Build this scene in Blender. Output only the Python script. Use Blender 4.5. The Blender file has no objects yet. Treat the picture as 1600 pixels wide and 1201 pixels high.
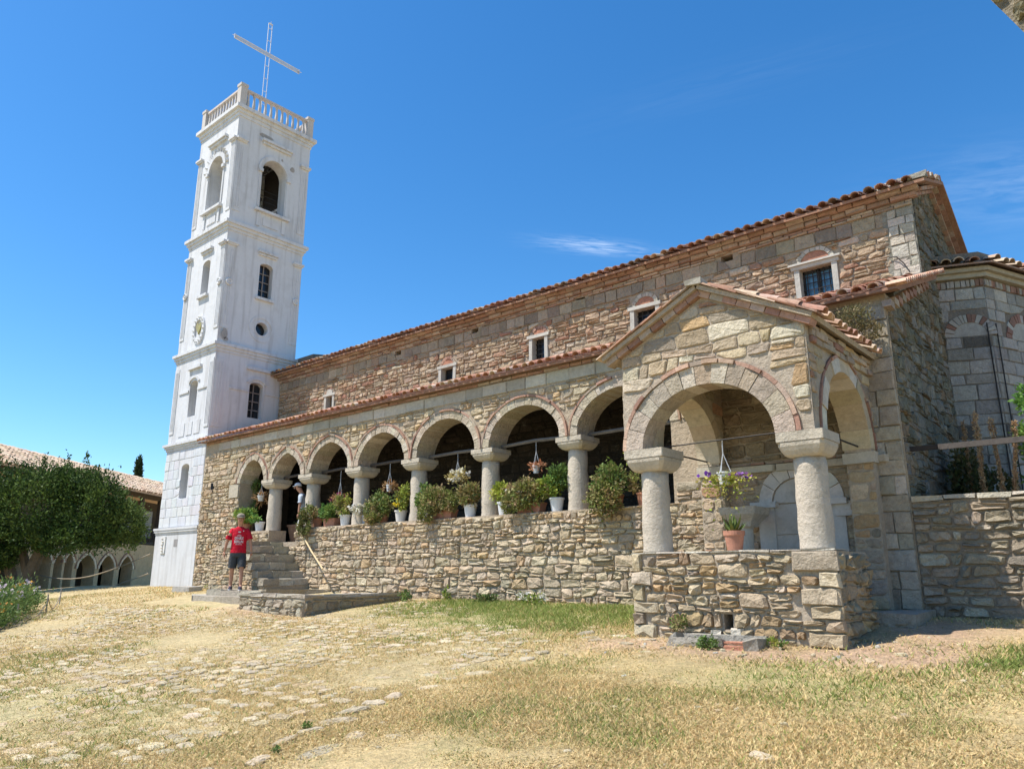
import bpy, math, random
import numpy as np
from mathutils import Vector, Matrix
random.seed(7); rng = np.random.default_rng(7)
S = bpy.context.scene; COL = S.collection
R = math.radians

# ------------------------------------------------------------------ camera, light, sky
cd = bpy.data.cameras.new('camera'); cam = bpy.data.objects.new('camera', cd); COL.objects.link(cam); S.camera = cam
CAMP = Vector((0, 0, 1.6))
cam.location = CAMP
cam.rotation_euler = (R(90 + 14.04), 0, R(41.0))
cd.sensor_width = 36; cd.lens = 36 * 1180 / 1600; cd.clip_start = 0.05; cd.clip_end = 3000
S.render.resolution_x = 1024; S.render.resolution_y = 768
SUN = Vector((-1.2, -1.5, 3.35)).normalized()
ld = bpy.data.lights.new('sun', 'SUN'); sun = bpy.data.objects.new('sun', ld); COL.objects.link(sun)
ld.energy = 5.0; ld.angle = R(0.53); ld.color = (1.0, 0.94, 0.86)
sun.rotation_euler = SUN.to_track_quat('Z', 'Y').to_euler(); sun.location = (-20, -30, 60)
S.view_settings.view_transform = 'Standard'; S.view_settings.look = 'None'
S.view_settings.exposure = 0.47; S.view_settings.gamma = 1.0; S.view_settings.use_curve_mapping = False
W = bpy.data.worlds.new('World'); S.world = W; W.use_nodes = True
wn = W.node_tree; wn.nodes.clear()
def N(t, typ, **k):
    n = t.nodes.new(typ)
    for a, b in k.items(): setattr(n, a, b)
    return n
def mixrgb(t, fac, a, b, mode='MIX'):
    m = t.nodes.new('ShaderNodeMix'); m.data_type = 'RGBA'; m.blend_type = mode
    for s, v in ((0, fac), (6, a), (7, b)):
        if hasattr(v, 'links') or hasattr(v, 'is_linked'): t.links.new(v, m.inputs[s])
        else: m.inputs[s].default_value = v if s == 0 else (*v, 1)[:4]
    return m.outputs[2]
def mth(t, op, a, b=None, c=None, clamp=False):
    m = t.nodes.new('ShaderNodeMath'); m.operation = op; m.use_clamp = clamp
    for i, v in enumerate((a, b, c)):
        if v is None: continue
        if hasattr(v, 'is_linked'): t.links.new(v, m.inputs[i])
        else: m.inputs[i].default_value = v
    return m.outputs[0]
sky = N(wn, 'ShaderNodeTexSky', sky_type='NISHITA', sun_disc=False)
sky.sun_elevation = math.asin(SUN.z); sky.sun_rotation = math.atan2(SUN.x, SUN.y)
sky.altitude = 50; sky.air_density = 1.0; sky.dust_density = 0.35; sky.ozone_density = 3.0
hs = N(wn, 'ShaderNodeHueSaturation'); hs.inputs['Saturation'].default_value = 1.31; hs.inputs['Value'].default_value = 1.0
wn.links.new(sky.outputs[0], hs.inputs['Color']); hs_out = mixrgb(wn, 1.0, hs.outputs[0], (1.0, 1.12, 1.14), 'MULTIPLY')
geo = N(wn, 'ShaderNodeNewGeometry')
def cloud(dirv, along, sa, sb, strength, seed):
    """a wisp of cirrus round a sky direction: elongated falloff times stretched noise"""
    d = Vector(dirv).normalized(); a = Vector(along); a = (a - d * a.dot(d)).normalized(); b = d.cross(a)
    def dotn(v):
        n = N(wn, 'ShaderNodeVectorMath', operation='DOT_PRODUCT'); wn.links.new(geo.outputs['Incoming'], n.inputs[0]); n.inputs[1].default_value = v; return n.outputs['Value']
    # Incoming points back to the eye: negate
    da = mth(wn, 'MULTIPLY', dotn(a), -1.0 / sa); db = mth(wn, 'MULTIPLY', dotn(b), -1.0 / sb)
    r2 = mth(wn, 'ADD', mth(wn, 'MULTIPLY', da, da), mth(wn, 'MULTIPLY', db, db))
    front = mth(wn, 'GREATER_THAN', mth(wn, 'MULTIPLY', dotn(d), -1.0), 0.0)
    fall = mth(wn, 'MULTIPLY', mth(wn, 'POWER', 2.718, mth(wn, 'MULTIPLY', r2, -1.0)), front)
    cv = N(wn, 'ShaderNodeCombineXYZ'); wn.links.new(mth(wn, 'MULTIPLY', da, 1.2), cv.inputs[0]); wn.links.new(mth(wn, 'MULTIPLY', db, 2.2), cv.inputs[1]); cv.inputs[2].default_value = seed
    no = N(wn, 'ShaderNodeTexNoise'); no.inputs['Scale'].default_value = 1.6; no.inputs['Detail'].default_value = 7; no.inputs['Roughness'].default_value = .6; no.inputs['Distortion'].default_value = .5
    wn.links.new(cv.outputs[0], no.inputs['Vector'])
    w = mth(wn, 'MULTIPLY', mth(wn, 'SUBTRACT', no.outputs[0], 0.36, clamp=True), strength)
    return mth(wn, 'MULTIPLY', fall, w)
cl = cloud((-0.512, 0.754, 0.410), (.755, .656, -.10), .062, .0085, 1.1, 1.0)
cl = mth(wn, 'ADD', cl, cloud((-0.06, 0.912, 0.400), (.755, .656, .10), .11, .040, .32, 4.0))
cl = mth(wn, 'ADD', cl, cloud((-0.33, 0.755, 0.565), (.755, .656, .30), .16, .022, .05, 7.0), clamp=True)
skc = mixrgb(wn, cl, hs_out, (7.5, 8.2, 8.9))
bg = N(wn, 'ShaderNodeBackground'); bg.inputs['Strength'].default_value = 0.132
wn.links.new(skc, bg.inputs['Color'])
wo = N(wn, 'ShaderNodeOutputWorld'); wn.links.new(bg.outputs[0], wo.inputs['Surface'])

# ------------------------------------------------------------------ materials
def material(name, base=None, attr=True, rough=.9, nscale=(3, 18), namp=(.18, .18), bump=((40, .4, .01),), trans=0, spec=.2, tint=None, coords='pos', metal=0, smear=None):
    m = bpy.data.materials.new(name); m.use_nodes = True; t = m.node_tree; t.nodes.clear()
    out = N(t, 'ShaderNodeOutputMaterial'); p = N(t, 'ShaderNodeBsdfPrincipled')
    p.inputs['Roughness'].default_value = rough; p.inputs['Specular IOR Level'].default_value = spec; p.inputs['Metallic'].default_value = metal
    g = N(t, 'ShaderNodeNewGeometry'); pos = g.outputs['Position']
    if attr:
        a = N(t, 'ShaderNodeAttribute', attribute_name='Col'); c = a.outputs['Color']
    else:
        rgb = N(t, 'ShaderNodeRGB'); rgb.outputs[0].default_value = (*base, 1); c = rgb.outputs[0]
    for sc, am in zip(nscale, namp):
        no = N(t, 'ShaderNodeTexNoise'); no.inputs['Scale'].default_value = sc; no.inputs['Detail'].default_value = 6; no.inputs['Roughness'].default_value = .62
        t.links.new(pos, no.inputs['Vector'])
        v = mth(t, 'MULTIPLY_ADD', mth(t, 'SUBTRACT', no.outputs[0], .5), am * 4, 1.0)
        cc = N(t, 'ShaderNodeCombineColor')
        for i in range(3): t.links.new(v, cc.inputs[i])
        c = mixrgb(t, 1.0, c, cc.outputs[0], 'MULTIPLY')
    if tint:   # list of (colour, noise scale, low, high, amount)
        for col, sc, lo, hi, am in tint:
            no = N(t, 'ShaderNodeTexNoise'); no.inputs['Scale'].default_value = sc; no.inputs['Detail'].default_value = 8; no.inputs['Roughness'].default_value = .65
            mp = N(t, 'ShaderNodeMapping'); mp.inputs['Location'].default_value = (sc * 3.1, 7.7, 2.2)
            t.links.new(pos, mp.inputs['Vector']); t.links.new(mp.outputs[0], no.inputs['Vector'])
            mr = N(t, 'ShaderNodeMapRange'); mr.inputs[1].default_value = lo; mr.inputs[2].default_value = hi; mr.inputs[4].default_value = am
            t.links.new(no.outputs[0], mr.inputs[0])
            c = mixrgb(t, mr.outputs[0], c, col)
    if smear:   # vertical run-off streaks: (colour, amount)
        no = N(t, 'ShaderNodeTexNoise'); no.inputs['Scale'].default_value = 1; no.inputs['Detail'].default_value = 5
        mp = N(t, 'ShaderNodeMapping'); mp.inputs['Scale'].default_value = (6, 6, .5)
        t.links.new(pos, mp.inputs['Vector']); t.links.new(mp.outputs[0], no.inputs['Vector'])
        mr = N(t, 'ShaderNodeMapRange'); mr.inputs[1].default_value = .5; mr.inputs[2].default_value = .75; mr.inputs[4].default_value = smear[1]
        t.links.new(no.outputs[0], mr.inputs[0]); c = mixrgb(t, mr.outputs[0], c, smear[0])
    t.links.new(c, p.inputs['Base Color'])
    prev = None
    for sc, st, ds in bump:
        no = N(t, 'ShaderNodeTexNoise'); no.inputs['Scale'].default_value = sc; no.inputs['Detail'].default_value = 5; no.inputs['Roughness'].default_value = .6
        t.links.new(pos, no.inputs['Vector'])
        b = N(t, 'ShaderNodeBump'); b.inputs['Strength'].default_value = st; b.inputs['Distance'].default_value = ds
        t.links.new(no.outputs[0], b.inputs['Height'])
        if prev: t.links.new(prev, b.inputs['Normal'])
        prev = b.outputs[0]
    if prev: t.links.new(prev, p.inputs['Normal'])
    sh = p.outputs[0]
    if trans:
        tr = N(t, 'ShaderNodeBsdfTranslucent'); t.links.new(c, tr.inputs['Color'])
        mx = N(t, 'ShaderNodeMixShader'); mx.inputs[0].default_value = trans
        t.links.new(sh, mx.inputs[1]); t.links.new(tr.outputs[0], mx.inputs[2]); sh = mx.outputs[0]
    t.links.new(sh, out.inputs['Surface'])
    return m
M = {}
M['stone'] = material('stone', nscale=(2.5, 14, 60), namp=(.13, .2, .16), bump=((9, .8, .05), (35, .9, .022), (120, .6, .006)), tint=[((.16, .14, .11), 9, .58, .72, .55), ((.50, .46, .37), 5, .60, .75, .45)])
M['ashlar'] = material('ashlar', nscale=(2.5, 14, 50), namp=(.12, .16, .12), bump=((12, .5, .02), (50, .6, .008)), tint=[((.17, .16, .14), 6, .58, .75, .5)])
M['mortar'] = material('mortar', nscale=(3, 25), namp=(.16, .2), bump=((16, .9, .03), (60, .9, .012)), tint=[((.2, .17, .13), 4, .6, .75, .3)])
M['dark_mortar'] = material('shade_dark_mortar', nscale=(3, 25), namp=(.16, .2), bump=((16, .9, .03),))  # for gallery interior surfaces coloured dark to deepen the shade there
M['moss'] = material('mossy_stone', nscale=(2, 12, 40), namp=(.2, .3, .2), bump=((9, 1, .06), (35, .9, .02)), tint=[((.06, .06, .04), 5, .50, .65, .6), ((.25, .27, .26), 3.3, .60, .75, .5)])
M['plaster'] = material('whitewash', nscale=(.8, 6, 30), namp=(.04, .04, .03), rough=.85, bump=((7, .35, .02), (60, .35, .004)), tint=[((.40, .385, .36), 1.7, .54, .78, .45), ((.50, .42, .34), 5, .62, .78, .5), ((.33, .31, .29), 14, .66, .76, .5)], smear=((.34, .325, .31), .60))
M['brick'] = material('brick', nscale=(8, 40), namp=(.22, .2), bump=((30, .8, .012), (90, .6, .005)))
M['tile'] = material('roof_tile', nscale=(5, 35), namp=(.25, .2), bump=((40, .6, .008),), tint=[((.36, .32, .25), 7, .58, .7, .5)])
M['marble'] = material('marble', nscale=(4, 30), namp=(.08, .08), rough=.7, bump=((14, .7, .015), (90, .5, .004)), tint=[((.24, .23, .20), 4, .52, .72, .6), ((.33, .28, .22), 11, .6, .75, .5)])
M['column'] = material('column_stone', nscale=(3, 30, 110), namp=(.1, .12, .12), bump=((8, .5, .03), (30, .9, .018), (110, .8, .006)), tint=[((.26, .23, .18), 5, .56, .72, .6), ((.55, .50, .42), 9, .6, .75, .5)], smear=((.28, .25, .20), .35))
M['wood'] = material('weathered_wood', nscale=(6, 50), namp=(.2, .25), bump=((60, .6, .006),))
M['leaf'] = material('leaf', nscale=(14,), namp=(.14,), rough=.6, bump=(), trans=.22, spec=.18)
M['petal'] = material('petal', nscale=(14,), namp=(.05,), rough=.7, bump=(), trans=.35)
M['grass'] = material('grass', nscale=(5,), namp=(.1,), rough=.8, bump=(), trans=.3)
M['iron'] = material('iron', base=(.035, .032, .03), attr=False, rough=.6, bump=())
M['glass'] = material('dark_glass', base=(.012, .016, .022), attr=False, rough=.15, spec=.5, bump=(), nscale=(), namp=())
M['blueglass'] = material('blue_glass', base=(.10, .22, .34), attr=False, rough=.2, spec=.6, bump=(), nscale=(9,), namp=(.2,))
M['steel'] = material('galvanised_steel', base=(.62, .63, .66), attr=False, rough=.45, metal=.3, bump=(), nscale=(9,), namp=(.08,))
M['plastic'] = material('pot_plastic', rough=.5, nscale=(6, 30), namp=(.05, .05), bump=(), spec=.4)
M['clay'] = material('terracotta', nscale=(9, 40), namp=(.2, .12), bump=((40, .5, .006),), tint=[((.5, .42, .36), 8, .58, .7, .5)])
M['cloth'] = material('cloth', nscale=(12,), namp=(.06,), bump=((11, .9, .05), (160, .3, .002)))
M['skin'] = material('skin', base=(.44, .24, .16), attr=False, rough=.6, nscale=(12,), namp=(.06,), bump=())
M['bark'] = material('bark', nscale=(9, 40), namp=(.25, .25), bump=((14, 1, .05), (50, .7, .012)))
M['soil'] = material('soil', nscale=(3, 20, 90), namp=(.16, .34, .40), bump=((10, .8, .05), (45, 1, .02), (140, 1, .008)), tint=[((.20, .205, .09), 5, .52, .68, .45), ((.26, .22, .15), 32, .55, .70, .55), ((.56, .47, .31), 13, .58, .70, .5)])
M['rope'] = material('rope', base=(.30, .26, .2), attr=False, bump=((120, .6, .003),))

# ------------------------------------------------------------------ object helpers
WL = {}
def tag(o, label=None, cat=None, group=None, kind=None):
    for k, v in (('label', label), ('category', cat), ('group', group), ('kind', kind)):
        if v: o[k] = v
    return o
def thing(name, label, cat, loc, group=None, rz=0):
    o = bpy.data.objects.new(name, None); COL.objects.link(o); o.location = loc; o.rotation_euler = (0, 0, rz)
    o.empty_display_size = .2; WL[o.name] = Vector(loc); return tag(o, label, cat, group)
class MB:
    """collects coloured pieces for ONE mesh"""
    def __init__(s, col=(.4, .4, .4)): s.V = []; s.F = []; s.C = []; s.n = 0; s.col = col
    def add(s, v, f, col=None):
        v = np.asarray(v, float).reshape(-1, 3); c = np.asarray(s.col if col is None else col, float)
        if c.ndim == 1: c = np.tile(c[:3], (len(v), 1))
        s.V.append(v); s.C.append(c); n = s.n
        s.F.extend([tuple(i + n for i in q) for q in f]); s.n += len(v); return s
    def box(s, a, b, col=None, jit=0):
        (x0, y0, z0), (x1, y1, z1) = a, b
        v = np.array([(x, y, z) for z in (z0, z1) for y in (y0, y1) for x in (x0, x1)], float)
        if jit: v += rng.normal(0, jit, v.shape)
        return s.add(v, [(0, 2, 3, 1), (4, 5, 7, 6), (0, 1, 5, 4), (2, 6, 7, 3), (0, 4, 6, 2), (1, 3, 7, 5)], col)
    def obox(s, c, ax, ay, az, col=None):
        c = np.array(c, float); ax, ay, az = (np.array(q, float) for q in (ax, ay, az))
        v = [c + i * ax + j * ay + k * az for k in (-1, 1) for j in (-1, 1) for i in (-1, 1)]
        return s.add(v, [(0, 2, 3, 1), (4, 5, 7, 6), (0, 1, 5, 4), (2, 6, 7, 3), (0, 4, 6, 2), (1, 3, 7, 5)], col)
    def rings(s, rs, col=None, closed=True, cap=True):
        k = len(rs[0]); v = np.concatenate([np.asarray(r, float) for r in rs]); f = []
        for i in range(len(rs) - 1):
            for j in range(k if closed else k - 1):
                a = i * k + j; b = i * k + (j + 1) % k; f.append((a, b, b + k, a + k))
        if cap: f.append(tuple(range(k - 1, -1, -1))); f.append(tuple(range((len(rs) - 1) * k, len(rs) * k)))
        return s.add(v, f, col)
    def lathe(s, c, prof, n=20, col=None, cap=True, sx=1, sy=1):
        c = np.array(c, float); a = np.linspace(0, 2 * math.pi, n, endpoint=False)
        return s.rings([np.stack([c[0] + r * sx * np.cos(a), c[1] + r * sy * np.sin(a), np.full(n, c[2] + z)], 1) for r, z in prof], col, True, cap)
    def tube(s, pts, r, n=8, col=None, cap=True):
        pts = [np.array(p, float) for p in pts]; rr = r if hasattr(r, '__len__') else [r] * len(pts); out = []
        for i, p in enumerate(pts):
            t = pts[min(i + 1, len(pts) - 1)] - pts[max(i - 1, 0)]; t = t / (np.linalg.norm(t) + 1e-9)
            u = np.cross(t, (0, 0, 1.0)) if abs(t[2]) < .9 else np.cross(t, (1.0, 0, 0)); u /= np.linalg.norm(u); w = np.cross(t, u)
            out.append([p + rr[i] * (math.cos(q) * u + math.sin(q) * w) for q in np.linspace(0, 2 * math.pi, n, endpoint=False)])
        return s.rings(out, col, True, cap)
    def prism(s, poly, d, col=None):
        """poly: 3d points of one face; d: extrusion vector"""
        p = np.array(poly, float); k = len(p); v = np.concatenate([p, p + np.array(d, float)])
        return s.add(v, [tuple(range(k))] + [tuple(range(2 * k - 1, k - 1, -1))] + [(i, i + k, (i + 1) % k + k, (i + 1) % k) for i in range(k)], col)
    def build(s, name, mat, parent=None, kind=None, label=None, local=False, smooth=False, loc=None):
        V = np.concatenate(s.V) if s.V else np.zeros((0, 3)); C = np.concatenate(s.C) if s.C else np.zeros((0, 3))
        me = bpy.data.meshes.new(name)
        o = bpy.data.objects.new(name, me); COL.objects.link(o)
        base = Vector((0, 0, 0))
        if parent is not None:
            o.parent = parent
            if not local: base = WL[parent.name]
        L = Vector(loc) if loc is not None else base
        if not local:
            V = V - np.array(L); o.location = L - base; WL[o.name] = L
        else: WL[o.name] = Vector((0, 0, 0))
        me.from_pydata(V.tolist(), [], s.F); me.materials.append(M[mat] if isinstance(mat, str) else mat)
        ca = me.color_attributes.new('Col', 'FLOAT_COLOR', 'POINT')
        ca.data.foreach_set('color', np.concatenate([C, np.ones((len(C), 1))], 1).ravel())
        if smooth: me.shade_smooth()
        me.update()
        if not smooth: fixnormals(me)
        return tag(o, label, kind=kind)
def fixnormals(me): pass
def fast_mesh(name, V, F, C, mat, parent=None, kind=None, smooth=False):
    """V (n,3), F (m,k) regular faces, C (n,3)"""
    me = bpy.data.meshes.new(name); n, (m, k) = len(V), F.shape
    o = bpy.data.objects.new(name, me); COL.objects.link(o)
    if parent is not None: o.parent = parent; V = V - np.array(WL[parent.name]); WL[o.name] = WL[parent.name]
    else: WL[o.name] = Vector((0, 0, 0))
    me.vertices.add(n); me.vertices.foreach_set('co', V.astype(np.float32).ravel())
    me.loops.add(m * k); me.loops.foreach_set('vertex_index', F.astype(np.int32).ravel())
    me.polygons.add(m); me.polygons.foreach_set('loop_start', np.arange(0, m * k, k, dtype=np.int32)); me.polygons.foreach_set('loop_total', np.full(m, k, dtype=np.int32))
    me.materials.append(M[mat]); me.update(calc_edges=True)
    ca = me.color_attributes.new('Col', 'FLOAT_COLOR', 'POINT')
    ca.data.foreach_set('color', np.concatenate([C, np.ones((n, 1))], 1).astype(np.float32).ravel())
    if smooth: me.shade_smooth()
    return tag(o, kind=kind)
def snoise(x, y, seed=0):
    """smooth pseudo noise in about -1..1, vectorised"""
    r = np.random.default_rng(1000 + seed); s = 0
    for k in range(7):
        a = r.uniform(0, 6.28); f = r.uniform(.6, 2.0); p = r.uniform(0, 6.28)
        s = s + np.sin(f * (x * np.cos(a) + y * np.sin(a)) + p + 1.3 * np.sin(.7 * f * (y * np.cos(a) - x * np.sin(a)) + 2 * p))
    return s / 3.6

# walls with openings ------------------------------------------------------------------
def wall_with_openings(mb, O, u, n, u0, u1, zb, zt, th, ops, col, extra=()):
    """O origin, u horizontal unit, n outward unit normal; front face on the plane, thickness th behind it.
    zb / zt functions of u; ops: list of (ua, ub, fbottom, ftop, samples)"""
    O = np.array(O, float); u = np.array(u, float); n = np.array(n, float)
    P = lambda a, z, d: O + u * a + n * (-d) + np.array((0, 0, z))
    br = {u0, u1, *extra}
    for a, b, f0, f1, k in ops:
        for i in range(k + 1): br.add(a + (b - a) * (.5 - .5 * math.cos(math.pi * i / k)) if k > 1 else a + (b - a) * i)
    br = sorted(x for x in br if u0 - 1e-6 <= x <= u1 + 1e-6); q = [br[0]]
    for x in br[1:]:
        if x - q[-1] > 1e-4: q.append(x)
    br = q; V = []; F = []
    def quad(a, b, c, d): n0 = len(V); V.extend([a, b, c, d]); F.append((n0, n0 + 1, n0 + 2, n0 + 3))
    for a, b in zip(br, br[1:]):
        m = (a + b) / 2; act = sorted([o for o in ops if o[0] < m < o[1]], key=lambda o: o[2](m))
        lo = (zb(a), zb(b)); thin = act and act[0][2](m) - zb(m) < 1e-3
        if not thin: quad(P(a, lo[0], 0), P(a, lo[0], th), P(b, lo[1], th), P(b, lo[1], 0))
        for o in act:
            if thin and o is act[0]:
                lo = (o[3](a), o[3](b)); quad(P(b, lo[1], 0), P(a, lo[0], 0), P(a, lo[0], th), P(b, lo[1], th)); continue
            hi = (o[2](a), o[2](b))
            if hi[0] - lo[0] > 1e-5 or hi[1] - lo[1] > 1e-5:
                quad(P(a, lo[0], 0), P(b, lo[1], 0), P(b, hi[1], 0), P(a, hi[0], 0)); quad(P(b, lo[1], th), P(a, lo[0], th), P(a, hi[0], th), P(b, hi[1], th))
            quad(P(a, hi[0], 0), P(b, hi[1], 0), P(b, hi[1], th), P(a, hi[0], th))
            lo = (o[3](a), o[3](b)); quad(P(b, lo[1], 0), P(a, lo[0], 0), P(a, lo[0], th), P(b, lo[1], th))
        hi = (zt(a), zt(b))
        quad(P(a, lo[0], 0), P(b, lo[1], 0), P(b, hi[1], 0), P(a, hi[0], 0)); quad(P(b, lo[1], th), P(a, lo[0], th), P(a, hi[0], th), P(b, hi[1], th))
        quad(P(a, hi[0], 0), P(b, hi[1], 0), P(b, hi[1], th), P(a, hi[0], th))
    for a, s in ((u0, 1), (u1, -1)): quad(P(a, zb(a), 0), P(a, zt(a), 0), P(a, zt(a), th), P(a, zb(a), th))
    for o in ops:
        for a in (o[0], o[1]):
            if o[3](a) - o[2](a) > 1e-4: quad(P(a, o[2](a), 0), P(a, o[3](a), 0), P(a, o[3](a), th), P(a, o[2](a), th))
    mb.add(V, F, col)
const = lambda v: (lambda x: v)
def arch_fn(c, a, zs, b, pt=0.0):
    def f(x):
        t = min(1, abs(x - c) / a); return zs + b * ((1 - pt) * math.sqrt(max(0, 1 - t * t)) + pt * (1 - t))
    return f

# rubble ------------------------------------------------------------------------------
PAL_TAN = [((0.393, 0.309, 0.209), 6), ((0.442, 0.345, 0.226), 5), ((0.344, 0.282, 0.209), 4), ((0.492, 0.390, 0.268), 3), ((0.414, 0.282, 0.153), 2), ((0.384, 0.227, 0.140), 1), ((0.286, 0.237, 0.178), 2)]
PAL_WALL = [((0.457, 0.363, 0.244), 6), ((0.507, 0.404, 0.275), 5), ((0.397, 0.326, 0.232), 3), ((0.547, 0.449, 0.318), 2), ((0.477, 0.340, 0.197), 2)]
PAL_NAVE = [((0.379, 0.281, 0.188), 6), ((0.415, 0.314, 0.214), 4), ((0.325, 0.248, 0.176), 4), ((0.352, 0.224, 0.146), 2), ((0.451, 0.372, 0.276), 2), ((0.316, 0.173, 0.116), 1)]
PAL_GREY = [((0.320, 0.272, 0.207), 5), ((0.273, 0.234, 0.178), 4), ((0.376, 0.319, 0.244), 3), ((0.207, 0.178, 0.141), 2)]
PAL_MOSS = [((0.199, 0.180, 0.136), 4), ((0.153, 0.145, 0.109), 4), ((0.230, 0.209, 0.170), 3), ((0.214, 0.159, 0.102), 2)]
PAL_LIGHT = [((0.477, 0.431, 0.352), 5), ((0.422, 0.378, 0.303), 4), ((0.366, 0.330, 0.266), 2)]
PAL_BRICK = [((.34, .205, .15), 4), ((.29, .17, .125), 3), ((.39, .25, .18), 2), ((.36, .285, .22), 4)]
PAL_INNER_SHADE = [((0.061, 0.049, 0.037), 3), ((0.077, 0.062, 0.048), 2), ((0.047, 0.039, 0.030), 2)]  # gallery back wall stones, tones lowered to near black as painted shade
PAL_TILE = [((0.361, 0.200, 0.135), 4), ((0.418, 0.270, 0.185), 3), ((0.294, 0.170, 0.120), 3), ((0.475, 0.360, 0.250), 3), ((0.266, 0.200, 0.150), 1)]
PAL_TILE2 = [((.60, .45, .31), 4), ((.55, .40, .27), 3), ((.64, .50, .36), 3), ((.48, .33, .22), 1)]
JIT = [.14]
def pick(pal):
    w = random.uniform(0, sum(p[1] for p in pal))
    for c, k in pal:
        w -= k
        if w <= 0: break
    s = random.uniform(1 - JIT[0], 1 + JIT[0]); return tuple(min(.8, x * s * random.uniform(.97, 1.03)) for x in c)
REC = []     # every masonry piece: dict(v, f, col, parent, name, mat)
def piece(v, f, col, parent, name, mat): REC.append((np.asarray(v, float), f, col, parent, name, mat))
def clip(poly, planes):
    for a, b, c in planes:         # keep a*u+b*z+c >= 0
        out = []
        for i in range(len(poly)):
            p, q = poly[i], poly[(i + 1) % len(poly)]; dp = a * p[0] + b * p[1] + c; dq = a * q[0] + b * q[1] + c
            if dp >= 0: out.append(p)
            if (dp >= 0) != (dq >= 0): t = dp / (dp - dq); out.append((p[0] + t * (q[0] - p[0]), p[1] + t * (q[1] - p[1])))
        poly = out
        if len(poly) < 3: return []
    return poly
def area2(p): return abs(sum(p[i][0] * p[(i + 1) % len(p)][1] - p[(i + 1) % len(p)][0] * p[i][1] for i in range(len(p)))) / 2
PAL_STEP = [((0.430, 0.390, 0.322), 4), ((0.383, 0.339, 0.263), 4), ((0.337, 0.292, 0.225), 2)]
def stone_piece(poly, P, depth, rough, col, parent, name='stone', mat='stone', inset=.85, back=.02):
    """poly: list of (u,z). P(u,z,out) -> 3d"""
    k = len(poly); cu = sum(p[0] for p in poly) / k; cz = sum(p[1] for p in poly) / k
    v = [P(a, z, -back) for a, z in poly]; v += [P(a, z, depth * random.uniform(.35, .65)) for a, z in poly]
    v += [P(cu + (a - cu) * inset, cz + (z - cz) * inset, depth * (1 + random.uniform(-rough, rough))) for a, z in poly]
    v.append(P(cu, cz, depth * (1 + random.uniform(-rough, rough * 1.3)))); f = []
    for i in range(k):
        j = (i + 1) % k; f += [(i, j, k + j, k + i), (k + i, k + j, 2 * k + j, 2 * k + i), (2 * k + i, 2 * k + j, 3 * k)]
    piece(v, f, col, parent, name, mat)
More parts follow.
